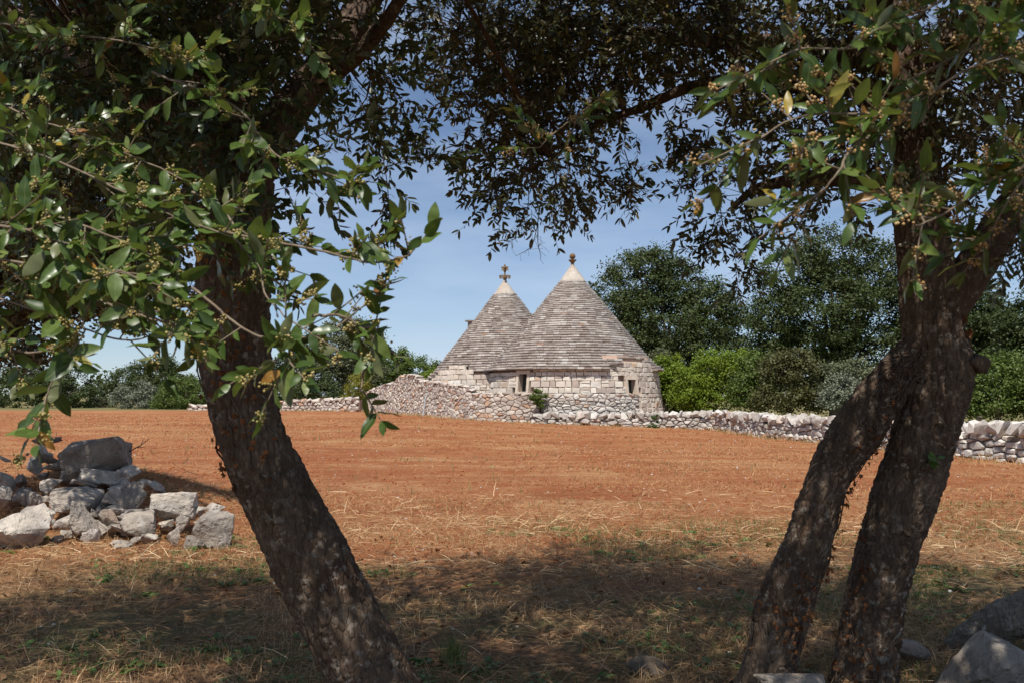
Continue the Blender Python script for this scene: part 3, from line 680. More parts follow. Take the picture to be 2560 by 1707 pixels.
while s < fp.L - 0.3:
    l = rs.uniform(0.24, 0.52); h = rs.uniform(0.24, 0.40) * (0.75 + 0.25 * fh(s)); q = fp.p(s + l / 2); nn = fp.nrm(s + l / 2)
    for k, (off, wd) in enumerate(((-0.06, 0.36), (-0.36, 0.34))):
        c = q + nn * (off + rs.uniform(-.04, .04))
        cps.append((1 if k == 0 else 0.1, *hull_vf((c[0], c[1], ftop(s + l / 2) + h * 0.36), (l * 1.18, wd * 1.1, h * 1.15), rs, 13, rotm(rs.uniform(-.2, .2), rs.uniform(-.45, .45), math.atan2(nn[0], -nn[1]) + rs.uniform(-.2, .2))), rs.random()))
    s += l * 0.93
lay(fw, cps, 'coping_stone', M['field_stone'], 120, 'coping_stones')
op = Path([(-24.5, 75.0), (-20, 74.5), (-15.5, 74.0), (-11.0, 71.5)])
ow = thing('boundary_wall', 'low pale rubble wall at the far field edge behind the trunk, left of the courtyard', 'wall', (-15, 74, 0.4))
otop = interp_fn([0, 3, 8, 13.8], [0.75, 0.8, 1.15, 1.35])
core(op, gbase(op), otop, M['mortar'], ow, front=-0.12, thick=0.4)
lay(ow, wall_pieces(op, gbase(op), otop, rubble_cells(op.L, 1.1, 0.34, 0.22, 61), 61, 0.06, None, gap=0.022, depth=0.2, bulge=0.06, proud=0.05), 'stone', M['rubble'], 150)
rs = random.Random(62); s = 0.1; cps = []
while s < op.L - 0.3:
    l = rs.uniform(0.35, 0.7); q = op.p(s + l / 2) - op.nrm(s + l / 2) * 0.2
    cps.append((1, *hull_vf((q[0], q[1], otop(s) + 0.04), (l * 1.15, 0.7, 0.32), rs, 13, rotm(rs.uniform(-.2, .2), rs.uniform(-.3, .3), rs.uniform(-.3, .3))), rs.random())); s += l
lay(ow, cps, 'coping_stone', M['rubble'], 100)
# hose pipe down the courtyard wall
sp = cp.s_at_px(1067); nn = cp.nrm(sp); q = cp.p(sp) + nn * 0.09; b0 = gbase(cp)(sp)
C_ = spline(np.array([(q[0] + 0.03, q[1], 1.72), (q[0] + 0.10, q[1], 1.68), (q[0] - 0.0, q[1], 1.45), (q[0] - 0.03, q[1], 1.1), (q[0] - 0.07, q[1], 0.7), (q[0] - 0.12, q[1] - 0.03, b0 + 0.05)]), 24)
V, F = tube_vf(C_, 0.03, 8); tag(obj('drain_pipe', V, F, M['pipe'], None, 0.5, True), 'thin pale blue pipe running down the courtyard wall', 'pipe')
# ------------------------------------------------------------------ trees and bushes behind the field
def leaf_cards(P, size, seed, outward=None):
    """P (N,3) -> folded diamond leaves, two triangles each"""
    rs = np.random.RandomState(seed); N = len(P)
    D = rs.normal(size=(N, 3)); D[:, 2] *= 0.7
    up = rs.normal(size=(N, 3)) * 0.8
    if outward is not None: up = up + outward * 0.9
    up[:, 2] += 0.5
    A = rot_to(D, up)
    L = size * rs.uniform(0.6, 1.25, N)[:, None, None]
    T = np.array([(-0.5, 0, 0), (0.0, 0.30, 0.05), (0.5, 0, -0.04), (0.0, -0.30, 0.05)])
    V = P[:, None] + L * (T @ A)
    F = np.arange(4 * N).reshape(N, 4)
    tone = np.clip((fbm(P * (1.4 if size > 0.1 else 3.0) + seed, 3) - 0.44) * 2.6 + 0.45, 0, 1)
    return V.reshape(-1, 3), F, np.clip(0.55 * tone + 0.45 * rs.rand(N), 0, 1)
def crown_points(blobs, n, clump, seed, dens=16):
    rs = np.random.RandomState(seed); vols = np.array([b[3] * b[4] * b[5] for b in blobs]) ** (2 / 3.); vols /= vols.sum()
    pts = []; outs = []
    for b, v in zip(blobs, vols):
        m = int(n * v); k = max(6, int(m / dens / 6))
        C = rs.normal(size=(k, 3)); C /= np.linalg.norm(C, axis=1, keepdims=True)
        C *= rs.uniform(0.45, 1.0, (k, 1)) ** 0.5
        C *= 1 + 0.22 * (fbm(C * 2.2 + seed * 3.1, 3) - 0.44)[:, None] * 2.0
        idx = rs.randint(0, k, m); Q = rs.normal(size=(m, 3)) * clump * rs.uniform(0.4, 1.0, (m, 1)); Q[:, 2] *= 0.7
        W = np.array(b[:3]) + C[idx] * np.array(b[3:6]) + Q
        pts.append(W); o = C[idx] + Q / clump * 0.35; outs.append(o / (np.linalg.norm(o, axis=1, keepdims=True) + 1e-9))
    return np.concatenate(pts), np.concatenate(outs)
def far_tree(name, label, cat, px, Y, blobs_px, n, size, clump, mat, seed, trunk=True, group=None, bark='far_bark', trunk_r=0.16, lean=0.0):
    """blobs_px: (px, py, rx_px, ry_px, dY) ellipses as they stand at depth Y+dY"""
    bx = (px - 1280) / FPX * Y; base = np.array((bx, Y, gz(bx, Y)))
    root = thing(name, label, cat, base, group); blobs = []
    for (qx, qy, rx, ry, dy) in blobs_px:
        d = Y + dy; c = at(qx, qy, d); blobs.append((c[0], c[1], c[2], rx / FPX * d, min(rx, ry * 1.4) / FPX * d * 0.9, ry / FPX * d))
    P, O = crown_points(blobs, n, clump, seed)
    keep = P[:, 2] > ground_z(P[:, 0], P[:, 1]) + 0.05; P, O = P[keep], O[keep]
    V, F, r = leaf_cards(P, size, seed, O); obj('crown', V, F, mat, root, r, kind='stuff')
    rs = random.Random(seed); q = Quads()
    tops = sorted(blobs, key=lambda b: -b[3] * b[5])[:6]
    mx = np.mean([b[:3] for b in blobs], axis=0); zt = base[2] + (mx[2] - base[2]) * 0.55
    fork = np.array((base[0] * 0.5 + mx[0] * 0.5, Y + 0.2, zt))
    C = spline(np.array([base - (0, 0, 0.15), (base + fork) / 2 + np.array((rs.uniform(-.1, .1), 0, 0)), fork]), 10); q.add(*tube_vf(C, np.linspace(trunk_r, trunk_r * 0.7, 10), 8))
    for b in tops:
        for k in range(3):
            e = np.array(b[:3]) + np.array([rs.uniform(-.6, .6) * b[3], rs.uniform(-.6, .6) * b[4], rs.uniform(0, .8) * b[5]])
            m = (fork + e) / 2 + np.array([rs.uniform(-.2, .2), rs.uniform(-.2, .2), -0.1 * b[5]])
            C = spline(np.array([fork - (0, 0, 0.1), m, e]), 8); q.add(*tube_vf(C, np.linspace(trunk_r * 0.55, 0.02, 8), 5))
    q.build('trunk', M[bark], root, True)
    return root
G1 = 'trees and bushes behind the stone walls'
far_tree('oak_tree', 'big dark green oak right beside the taller cone roof', 'tree', 1660, 72, [(1600, 700, 95, 75, 0), (1540, 760, 70, 80, -1), (1690, 730, 90, 80, 1), (1650, 820, 130, 90, -1), (1590, 860, 80, 70, 0), (1770, 780, 85, 90, 0), (1830, 820, 60, 80, 1), (1745, 880, 120, 80, -1), (1640, 660, 55, 40, 0), (1700, 940, 130, 60, 0), (1570, 920, 70, 50, 0)], 80000, 0.20, 0.46, M['oak'], 1, trunk_r=0.3)
far_tree('oak_tree', 'tallest dark oak, half behind the forked trunk on the right', 'tree', 2080, 66, [(1990, 690, 100, 80, 0), (2080, 650, 110, 80, 0), (2190, 690, 110, 90, 1), (1960, 790, 90, 90, -1), (2060, 790, 130, 110, -1), (2180, 800, 120, 100, 0), (2020, 890, 130, 80, 0), (2160, 900, 120, 80, 0), (1925, 860, 70, 80, 1), (2290, 720, 70, 80, 2), (2300, 830, 90, 90, 1), (2050, 960, 140, 60, 0), (2220, 970, 130, 60, 0), (1900, 940, 60, 60, 0)], 100000, 0.20, 0.46, M['oak'], 2, trunk_r=0.34)
far_tree('oak_tree', 'dark oak whose crown shows just right of the forked trunk', 'tree', 2450, 58, [(2430, 790, 75, 80, 0), (2470, 850, 90, 80, 0), (2400, 860, 70, 80, 0), (2380, 740, 50, 50, 1)], 38000, 0.19, 0.42, M['darkleaf'], 3, trunk_r=0.25)
far_tree('evergreen_tree', 'dark tree at the right photo edge behind the wide hedge bush', 'tree', 2590, 52, [(2560, 820, 60, 90, 0), (2620, 830, 90, 120, 0), (2540, 900, 60, 70, 0)], 16000, 0.18, 0.38, M['darkleaf'], 4, trunk_r=0.22)
far_tree('fig_sapling', 'small slender tree with fresh yellow-green leaves and bare stem by the round house', 'tree', 1652, 56, [(1665, 925, 40, 36, 0), (1690, 960, 34, 30, 0), (1640, 960, 26, 30, 0), (1672, 985, 36, 20, 0), (1700, 910, 22, 20, 0)], 6500, 0.15, 0.28, M['lime'], 5, trunk_r=0.07)
far_tree('green_bush', 'bright yellow-green rounded bush in front of the oaks', 'bush', 1790, 54, [(1790, 915, 60, 45, 0), (1750, 950, 50, 50, 0), (1840, 940, 50, 55, 0), (1790, 985, 80, 45, 0), (1845, 900, 30, 25, 0), (1720, 985, 40, 40, 0)], 17000, 0.15, 0.30, M['lime'], 6, trunk_r=0.08)
far_tree('green_bush', 'mid green bush between the bright yellow-green bush and the russet one', 'bush', 1880, 52.5, [(1880, 935, 45, 50, 0), (1870, 985, 55, 45, 0), (1900, 905, 30, 30, 0)], 10000, 0.14, 0.28, M['midgreen'], 7, trunk_r=0.08)
far_tree('russet_bush', 'broad bush with russet tipped leaves beyond the dry stone wall', 'bush', 1970, 50, [(1950, 920, 50, 45, 0), (2010, 940, 55, 50, 0), (1960, 985, 75, 45, 0), (2040, 985, 50, 40, 0), (2000, 895, 35, 25, 0)], 17000, 0.14, 0.28, M['russet'], 8, trunk_r=0.08)
far_tree('silver_bush', 'pale silvery shrub seen just left of the leaning trunk', 'bush', 2110, 46, [(2110, 975, 42, 38, 0), (2085, 1000, 36, 26, 0), (2140, 990, 30, 34, 0)], 7000, 0.12, 0.24, M['silver'], 9, trunk_r=0.05)
far_tree('green_bush', 'grey-green bush behind the pale silvery shrub', 'bush', 2100, 49, [(2090, 950, 55, 40, 0), (2140, 940, 50, 45, 0)], 7000, 0.14, 0.28, M['olivegreen'], 10, trunk_r=0.07)
far_tree('green_bush', 'wide green hedge bush above the wall at the right photo edge', 'bush', 2500, 36, [(2470, 960, 70, 70, 0), (2540, 950, 70, 80, 0), (2500, 1000, 90, 50, 0), (2600, 980, 80, 80, 0), (2420, 1000, 50, 50, 0)], 20000, 0.12, 0.24, M['midgreen'], 11, trunk_r=0.08)
far_tree('green_bush', 'low dark bush tucked against the right end of the round house', 'bush', 1690, 60, [(1690, 985, 60, 60, 0), (1655, 930, 30, 40, 0)], 7000, 0.16, 0.3, M['darkleaf'], 12, trunk_r=0.07)
far_tree('silver_bush', 'greyish shrub top peeping over the right eave of the house', 'bush', 1650, 66, [(1650, 910, 32, 36, 0)], 2500, 0.14, 0.26, M['olivegreen'], 13, trunk_r=0.06)
far_tree('olive_tree', 'grey-green olive tree between the leaning trunk and the courtyard wall', 'tree', 860, 84, [(850, 875, 80, 65, 0), (905, 850, 50, 50, 0), (820, 920, 75, 60, 0), (910, 925, 55, 55, 0), (865, 825, 50, 38, 0), (780, 885, 55, 60, 0)], 30000, 0.19, 0.36, M['olivegreen'], 14, trunk_r=0.16)
far_tree('green_bush', 'green bushy tree behind the courtyard wall hump', 'tree', 1010, 90, [(985, 920, 50, 44, 0), (1040, 932, 50, 40, 0), (955, 945, 48, 44, 0), (1010, 893, 26, 26, 0), (1080, 940, 36, 34, 0), (940, 910, 30, 34, 0)], 20000, 0.19, 0.34, M['midgreen'], 15, trunk_r=0.1)
far_tree('green_bush', 'small bright green bush touching the lower cone roof edge', 'bush', 1078, 76, [(1078, 945, 26, 20, 0)], 2600, 0.14, 0.25, M['lime'], 16, trunk_r=0.05)
far_tree('broom_bush', 'yellow flowering broom beside the far end of the courtyard wall', 'bush', 893, 76, [(893, 970, 32, 36, 0), (905, 950, 22, 22, 0), (880, 995, 26, 22, 0)], 6000, 0.10, 0.24, M['broom'], 17, trunk_r=0.05)
far_tree('green_bush', 'dark bush behind the low pale wall right of the leaning trunk', 'bush', 770, 80, [(760, 960, 65, 55, 0), (830, 985, 50, 36, 0), (720, 930, 45, 50, 0)], 12000, 0.18, 0.34, M['darkleaf'], 18, trunk_r=0.1)
far_tree('evergreen_tree', 'dark rounded tree above the far field edge, left of the leaning trunk', 'tree', 400, 98, [(380, 945, 70, 45, 0), (430, 960, 60, 50, 0), (330, 960, 60, 45, 0), (400, 915, 40, 30, 0), (270, 985, 50, 40, 0)], 20000, 0.22, 0.40, M['oak'], 19, trunk_r=0.2)
far_tree('silver_bush', 'silvery round olive bush at the far field edge', 'bush', 345, 86, [(345, 990, 55, 38, 0), (320, 1005, 36, 26, 0), (375, 1005, 30, 26, 0)], 9000, 0.16, 0.30, M['silver'], 20, trunk_r=0.08)
far_tree('green_bush', 'green spreading bush just left of the leaning trunk at the field edge', 'bush', 465, 84, [(450, 985, 60, 45, 0), (495, 995, 50, 42, 0), (410, 1012, 60, 22, 0)], 12000, 0.17, 0.32, M['midgreen'], 21, trunk_r=0.09)
far_tree('evergreen_tree', 'dark broad tree at the far field edge, behind the rock heap', 'tree', 150, 92, [(110, 960, 70, 60, 0), (180, 970, 65, 55, 0), (60, 970, 60, 60, 0), (210, 1000, 40, 34, 0), (0, 960, 60, 60, 0)], 20000, 0.21, 0.38, M['oak'], 22, trunk_r=0.2)
far_tree('green_bush', 'dark bush at the field edge behind the leaning trunk', 'bush', 610, 88, [(590, 975, 60, 55, 0), (660, 970, 60, 60, 0), (620, 940, 50, 40, 0)], 11000, 0.19, 0.34, M['darkleaf'], 23, trunk_r=0.1)
far_tree('silver_bush', 'faint grey-green low shrub at the field edge left of the silvery olive bush', 'bush', 255, 95, [(250, 1012, 40, 18, 0)], 3000, 0.16, 0.26, M['olivegreen'], 24, trunk_r=0.05)
# a plain wood far off closes the horizon
rs = np.random.RandomState(77); P = []
for x in np.arange(-260, 300, 5.5):
    c = np.array((x + rs.uniform(-2, 2), 190 + rs.uniform(-20, 25), rs.uniform(1.2, 3.0))); k = 260
    q = rs.normal(size=(k, 3)); q /= np.linalg.norm(q, axis=1, keepdims=True); P.append(c + q * np.array((4.5, 4, rs.uniform(2.0, 3.6))) * rs.uniform(0.6, 1.1, (k, 1)))
P = np.concatenate(P); P = P[P[:, 2] > 0.3]; V, F, r = leaf_cards(P, 1.1, 78); o = obj('distant_woods', V, F, M['oak'], None, r, kind='stuff')
tag(o, 'far dark line of woods along the horizon', 'woods')
# the caper bush on the wall joint and weeds on the field wall
c = at(1347, 995, 48.3); root = thing('wall_plant', 'leafy green plant growing out of the wall joint under the tall window', 'plant', c - np.array((0, 0, 0.5)))
P, O = crown_points([(c[0], c[1] - 0.05, c[2] + 0.12, 0.40, 0.28, 0.30), (c[0] - 0.02, c[1] - 0.1, c[2] - 0.22, 0.30, 0.22, 0.26)], 2200, 0.09, 5); V, F, r = leaf_cards(P, 0.10, 5, O); obj('foliage', V, F, M['midgreen'], root, r, kind='stuff')
V, F = tube_vf(spline(np.array([c + (0.02, 0.1, -0.62), c + (0.0, -0.02, -0.3), c + (0, 0, 0.1)]), 8), 0.03, 6); obj('stem', V, F, M['far_bark'], root, 0.5, True)
for k, (px_, py_, Y_, rr) in enumerate([(1637, 1045, 46.9, 0.22), (1632, 1066, 46.7, 0.2)]):
    c = at(px_, py_, Y_); P, O = crown_points([(c[0], c[1], c[2], rr, rr * .7, rr)], 420, 0.07, 6 + k); V, F, r = leaf_cards(P, 0.09, 6 + k, O)
    root = thing('wall_weed', ['sparse green weed on top of the low wall near the house corner', 'sparse green weed at the foot of the low wall near the house corner'][k], 'weed', c); obj('foliage', V, F, M['weed'], root, r, kind='stuff')
# ------------------------------------------------------------------ the two olive trees that frame the view
def worley(u, v, nu, seed):
    """F2-F1 of jittered cells, periodic in u with nu cells"""
    iu, iv = np.floor(u).astype(np.int64), np.floor(v).astype(np.int64); f1 = np.full(u.shape, 9.0); f2 = np.full(u.shape, 9.0)
    for du in (-1, 0, 1):
        for dv in (-1, 0, 1):
            cu, cv = iu + du, iv + dv; w = np.mod(cu, nu)
            d = np.hypot(cu + hash3(w, cv, np.int64(seed)) - u, cv + hash3(w, cv, np.int64(seed + 9)) - v)
            f2 = np.where(d < f1, f1, np.minimum(f2, d)); f1 = np.minimum(f1, d)
    return f2 - f1
def px_path(pts): return np.array([np.concatenate([at(a, b, c), [r]]) for (a, b, c, r) in pts])
class Limb:
    def __init__(self, pts, seed, step=0.010, segs=128, lump=0.13, plate=0.013, cell=0.028):
        P = px_path(pts) if len(pts[0]) == 4 and not isinstance(pts, np.ndarray) else pts
        L = np.linalg.norm(np.diff(P[:, :3], axis=0), axis=1).sum(); n = max(10, int(L / step)); Q = spline(P, n)
        self.C, self.r = Q[:, :3], Q[:, 3]; self.T, self.U, self.W = frames(self.C); self.seed = seed
        s = np.concatenate([[0], np.cumsum(np.linalg.norm(np.diff(self.C, axis=0), axis=1))]); self.s = s
        a = 2 * np.pi * np.arange(segs) / segs; A, S = np.meshgrid(a, s)
        rb = float(np.mean(self.r)); nu = max(6, int(2 * np.pi * rb / cell))
        d = np.cos(A)[..., None] * self.U[:, None] + np.sin(A)[..., None] * self.W[:, None]
        pos = self.C[:, None] + self.r[:, None, None] * d
        warp = (fbm(pos * 9.0 + seed, 3) - 0.44)
        e = worley(A / (2 * np.pi) * nu + warp * 2.2, S / (cell * 3.6) + warp * 5.0, nu, seed); e2 = worley(A / (2 * np.pi) * nu * 2 + warp * 3.0, S / (cell * 1.7) + warp * 4.0, nu * 2, seed + 5)
        big = (fbm(pos * np.array((5.5, 5.5, 3.0)) + seed * 1.7, 3) - 0.44) * lump * 2
        flutes = 0.5 * lump * np.sin(A * 3 + 1.3 * np.sin(S * 2 + seed) + seed) * 0.5
        h = plate * np.sqrt(np.clip(e, 0, 0.6) / 0.6) * 1.3 + plate * 0.55 * np.sqrt(np.clip(e2, 0, 0.6)) + plate * 1.6 * (fbm(pos * np.array((60.0, 60.0, 25.0)), 3) - 0.44)
        self.R = self.r[:, None] * (1 + big + flutes) + h - plate * 0.4
        V = self.C[:, None] + self.R[..., None] * d
        m = len(s); i, k = np.meshgrid(np.arange(m - 1), np.arange(segs), indexing='ij'); k2 = (k + 1) % segs
        self.F = np.stack([i * segs + k, i * segs + k2, (i + 1) * segs + k2, (i + 1) * segs + k], -1).reshape(-1, 4)
        self.V = V.reshape(-1, 3); self.grid = V; self.d = d; self.segs = segs
    def surf(self, f, ang):
        """point and outward normal at fraction f of the length, at the side facing direction angle ang (0 = camera's right, -90 = towards camera)"""
        i = int(np.clip(f, 0, 1) * (len(self.C) - 1)); v = np.array((math.cos(math.radians(ang)), math.sin(math.radians(ang)), 0.0))
        k = int(np.argmax(self.d[i] @ v)); return self.grid[i, k], self.d[i, k], self.T[i]
    def build(self, name, parent, mat): return obj(name, self.V, self.F, mat, parent, 0.5, True)

def leaf_template(n=3, w=0.17, bend=0.10, fold=0.05):
    """leaf along +x of length 1: two rows of quads either side of the midrib"""
    xs = np.linspace(0, 1, n + 1); hw = w * np.sin(np.pi * np.clip(xs, 0.02, 0.985) ** 0.85) ** 0.8; hw[0] = 0.012; hw[-1] = 0.006
    V = []
    for x, h in zip(xs, hw): z = -bend * x * x; V += [(x, h, z + fold * h / w), (x, 0, z), (x, -h, z + fold * h / w)]
    F = []
    for i in range(n): a = 3 * i; F += [(a, a + 1, a + 4, a + 3), (a + 1, a + 2, a + 5, a + 4)]
    return np.array(V), np.array(F)
def simple_leaf(w=0.17):
    V = np.array([(0, 0, 0), (0.30, w, 0.03), (0.72, w * 0.92, 0.0), (1, 0, -0.08), (0.72, -w * 0.92, 0.0), (0.30, -w, 0.03)]); return V, np.array([(0, 3, 2, 1), (0, 5, 4, 3)])
def make_twig(rs, leaf_len, n_pairs, L, w=0.17):
    """returns leaf verts/faces and stem verts/faces; the twig runs along +x from the origin"""
    C = np.stack([np.linspace(0, L, 6), np.cumsum(rs.normal(size=6)) * L * 0.04, np.cumsum(rs.normal(size=6)) * L * 0.04], 1)
    lv, lf = simple_leaf(w); LV = []; LF = []; n = 0
    for k in range(n_pairs + 1):
        t = 0.12 + 0.88 * k / n_pairs; p = np.array([np.interp(t * L, C[:, 0], C[:, j]) for j in range(3)])
        ph = rs.uniform(0, np.pi) + k * np.pi / 2
        sides = (0, np.pi) if k < n_pairs else (0, 2.1, 4.2)
        for sd_ in sides:
            if rs.rand() < 0.10: continue
            a = ph + sd_; op = rs.uniform(0.6, 1.1) if k < n_pairs else rs.uniform(0.2, 0.7)
            D = np.array([[math.cos(op), math.sin(op) * math.cos(a), math.sin(op) * math.sin(a)]])
            A = rot_to(D, rs.normal(size=(1, 3)) * 0.6 + np.array([[0.3, 0, 1.0]]))[0]
            s = leaf_len * rs.uniform(0.65, 1.15); LV.append(p + s * (lv @ A)); LF.append(lf + n); n += len(lv)
    sv, sf = tube_vf(C, np.linspace(0.0022, 0.0012, 6), 3)
    return np.concatenate(LV), np.concatenate(LF), sv, sf
TW = [make_twig(np.random.RandomState(100 + i), 0.064, 5 + i % 3, 0.17 + 0.02 * (i % 4), 0.165) for i in range(10)]
class Foliage:
    def __init__(self, seed): self.rs = np.random.RandomState(seed); self.P = []; self.D = []; self.S = []; self.br = Quads()
    def twigs(self, P, D, S=None):
        self.P.append(P); self.D.append(D); self.S.append(np.ones(len(P)) if S is None else S)
    def branchlet(self, pts, r0, r1, n=8, sides=5):
        self.br.add(*tube_vf(spline(np.array(pts), n), np.linspace(r0, r1, n), sides))
    def cluster(self, c, limbs, n=26, rad=0.22, droop=0.35, r0=0.009):
        rs = self.rs; c = np.asarray(c); best = None
        for (C, _) in limbs:
            d = np.linalg.norm(C - c, axis=1); i = int(np.argmin(d + np.where(C[:, 2] > c[2] + 1.0, 0.4, 0)))
            if best is None or d[i] < best[0]: best = (d[i], C[i])
        a = best[1]; m = (a + c) / 2 + np.array([rs.uniform(-.12, .12), rs.uniform(-.12, .12), rs.uniform(0.0, 0.18)])
        self.branchlet([a, m, c], r0 + 0.004 * best[0], 0.003)
        out = (c - a) / (best[0] + 1e-6)
        off = rs.normal(size=(n, 3)) * rad * np.array((1, 1, 0.8)); P = c + off
        D = off / rad * 0.7 + out * 0.6 + rs.normal(size=(n, 3)) * 0.45; D[:, 2] -= droop
        t = rs.uniform(0.1, 1, n)[:, None]; P0 = c + off * 0.15 - out * 0.12 * t
        for k in range(0, n, 2):
            self.br.add(*tube_vf(np.array([P0[k], (P0[k] + P[k]) / 2 + rs.normal(size=3) * 0.02, P[k]]), (0.0028, 0.0022, 0.0018), 3))
        self.twigs(P, D, rs.uniform(0.75, 1.2, n))
    def strand(self, pts, n, r0=0.0035, leafy=0.45, spread=0.5):
        """a hanging shoot, leafless at first and leafy towards the tip"""
        C = spline(np.array(pts), 14); self.br.add(*tube_vf(C, np.linspace(r0, 0.0013, 14), 4)); rs = self.rs
        T = np.gradient(C, axis=0)
        k = np.clip(rs.uniform(leafy, 1.0, n) * 13, 0, 13).astype(int); P = C[k] + rs.normal(size=(n, 3)) * 0.012
        D = T[k] / np.linalg.norm(T[k], axis=1, keepdims=True) + rs.normal(size=(n, 3)) * spread; self.twigs(P, D, rs.uniform(0.7, 1.1, n))
        m = 9; kk = rs.randint(3, 14, m)
        for j in kk: d = rs.normal(size=3) * 0.035 + T[j] * 0.5; self.br.add(*tube_vf(np.array([C[j], C[j] + d * 0.6, C[j] + d + rs.normal(size=3) * 0.01]), 0.001, 3))
    def build(self, root, leaf_mat_, bark_mat_):
        P = np.concatenate(self.P); D = np.concatenate(self.D); S = np.concatenate(self.S); rs = self.rs; N = len(P)
        A = rot_to(D, rs.normal(size=(N, 3)) * 0.6 + np.array([[0, 0, 1.0]])) * S[:, None, None]; pick = rs.randint(0, len(TW), N)
        ql, qs = Quads(), Quads()
        for i, (lv, lf, sv, sf) in enumerate(TW):
            k = np.where(pick == i)[0]; m = len(k)
            if not m: continue
            V = np.einsum('vi,nij->nvj', lv, A[k]) + P[k][:, None]; F = lf[None] + (np.arange(m) * len(lv))[:, None, None]
            r = np.repeat(rs.rand(m, len(lf) // 2), 2, axis=1)
            ql.add(V.reshape(-1, 3), F.reshape(-1, 4), r.ravel())
            V = np.einsum('vi,nij->nvj', sv, A[k]) + P[k][:, None]; F = sf[None] + (np.arange(m) * len(sv))[:, None, None]; qs.add(V.reshape(-1, 3), F.reshape(-1, 4))
        ql.build('crown', leaf_mat_, root, kind='stuff'); qs.build('twigs', bark_mat_, root, kind='stuff'); self.br.build('branches', bark_mat_, root, True, kind='stuff')
        return N
def blob_clusters(fol, limbs, blobs, seed, dens=0.6):
    """blobs: (px, py, Y, rx_px, ry_px, depth radius in metres, clusters)"""
    rs = np.random.RandomState(seed)
    for (a, b, Y, rx, ry, rd, n) in blobs:
        for _ in range(max(1, int(round(n * dens)))):
            q = rs.normal(size=3); q /= np.linalg.norm(q); q *= rs.uniform(0.15, 1.0) ** 0.5
            fol.cluster(at(a + q[0] * rx, b + q[1] * ry, Y + q[2] * rd), limbs, n=16, rad=0.17)
def world_clusters(fol, limbs, blobs, seed, n=26, rad=0.26):
    rs = np.random.RandomState(seed)
    for (x, y, z, rx, ry, rz, m) in blobs:
        for _ in range(m):
            q = rs.normal(size=3); q /= np.linalg.norm(q); q *= rs.uniform(0.1, 1.0) ** 0.5
            fol.cluster((x + q[0] * rx, y + q[1] * ry, z + q[2] * rz), limbs, n=n, rad=rad)

# ---- left tree
lt_base = at(1045, 1890, 4.5)
LT = thing('olive_tree', 'leaning olive tree with one dark curved trunk and sunlit leaves on the left', 'tree', (lt_base[0], 4.5, 0))
ltrunk = Limb([(1075, 1960, 4.48, .192), (1040, 1890, 4.5, .182), (933, 1707, 4.55, .170), (783, 1415, 4.6, .167), (700, 1250, 4.6, .153), (630, 1096, 4.6, .140), (594, 960, 4.6, .148), (582, 850, 4.6, .155), (582, 740, 4.6, .155), (586, 600, 4.6, .149), (592, 500, 4.6, .144), (612, 400, 4.62, .127), (640, 330, 4.65, .091)], 3)
ltrunk.build('trunk', LT, M['bark'])
L_limbs = [Limb(p, 40 + i, 0.02, 36, 0.12, 0.005, 0.02) for i, p in enumerate([
    [(598, 450, 4.6, .12), (690, 320, 4.7, .10), (780, 205, 4.9, .085), (880, 60, 5.1, .08), (970, -90, 5.3, .07), (1120, -260, 5.6, .045)],
    [(590, 470, 4.6, .12), (520, 335, 4.6, .10), (380, 235, 4.6, .09), (220, 160, 4.7, .085), (60, 60, 4.9, .07), (-180, -60, 5.1, .045)],
    [(600, 430, 4.6, .11), (585, 280, 4.75, .09), (560, 120, 4.9, .08), (560, -100, 5.2, .06), (620, -330, 5.6, .045)],
    [(780, 205, 4.9, .06), (880, 150, 4.7, .04), (960, 60, 4.5, .03), (1040, -60, 4.3, .02)]])]
for l in L_limbs: l.build('limb', LT, M['branch_bark'])
Lc = [(l.C, l.r) for l in L_limbs]
folL = Foliage(201)
blob_clusters(folL, Lc, [(120, 40, 5.0, 240, 150, .8, 26), (420, 30, 5.3, 240, 150, .9, 26), (680, 10, 5.4, 180, 120, .9, 14), (890, 30, 5.7, 90, 100, .7, 7), (850, 160, 5.5, 40, 50, .4, 2), (930, 270, 5.4, 35, 40, .3, 3),
    (570, 180, 5.2, 110, 90, .6, 12), (330, 220, 5.3, 230, 110, .7, 20), (90, 300, 5.2, 150, 170, .6, 18), (330, 400, 5.4, 170, 90, .5, 8), (120, 520, 5.4, 130, 100, .5, 9),
    (430, 120, 4.1, 230, 140, .3, 15), (550, 300, 4.1, 90, 120, .25, 10), (770, 60, 4.3, 90, 70, .3, 5), (180, 200, 4.0, 180, 150, .3, 11), (630, 130, 4.2, 110, 120, .25, 8), (600, 470, 4.15, 70, 60, .2, 4)], 301, 0.52)
world_clusters(folL, Lc, [(-2.2, 5.0, 4.9, 1.9, 1.6, 0.5, 50), (-0.9, 6.2, 5.3, 1.5, 1.2, 0.4, 20), (-3.7, 5.9, 4.5, 1.2, 1.2, 0.6, 26), (-3.7, 4.6, 4.2, 1.1, 1.3, 0.6, 26), (-1.6, 3.6, 4.1, 1.4, 0.7, 0.4, 30), (-1.2, 2.75, 3.75, 1.3, 0.55, 0.3, 26)], 302)
folL.strand([at(930, 250, 5.2), at(955, 380, 5.2), at(970, 480, 5.2), at(978, 640, 5.2)], 16, leafy=0.05)
folL.strand([at(900, 250, 5.3), at(935, 330, 5.3), at(950, 400, 5.3), at(945, 460, 5.3)], 14, leafy=0.1)
folL.strand([at(1000, 250, 5.4), at(1030, 330, 5.4), at(1060, 370, 5.4), at(1100, 395, 5.4)], 10, leafy=0.1)
folL.strand([at(960, 420, 5.2), at(1010, 405, 5.2), at(1060, 395, 5.2), at(1095, 392, 5.2)], 8, leafy=0.3)
folL.build(LT, M['leaf_mid_green'], M['branch_bark'])

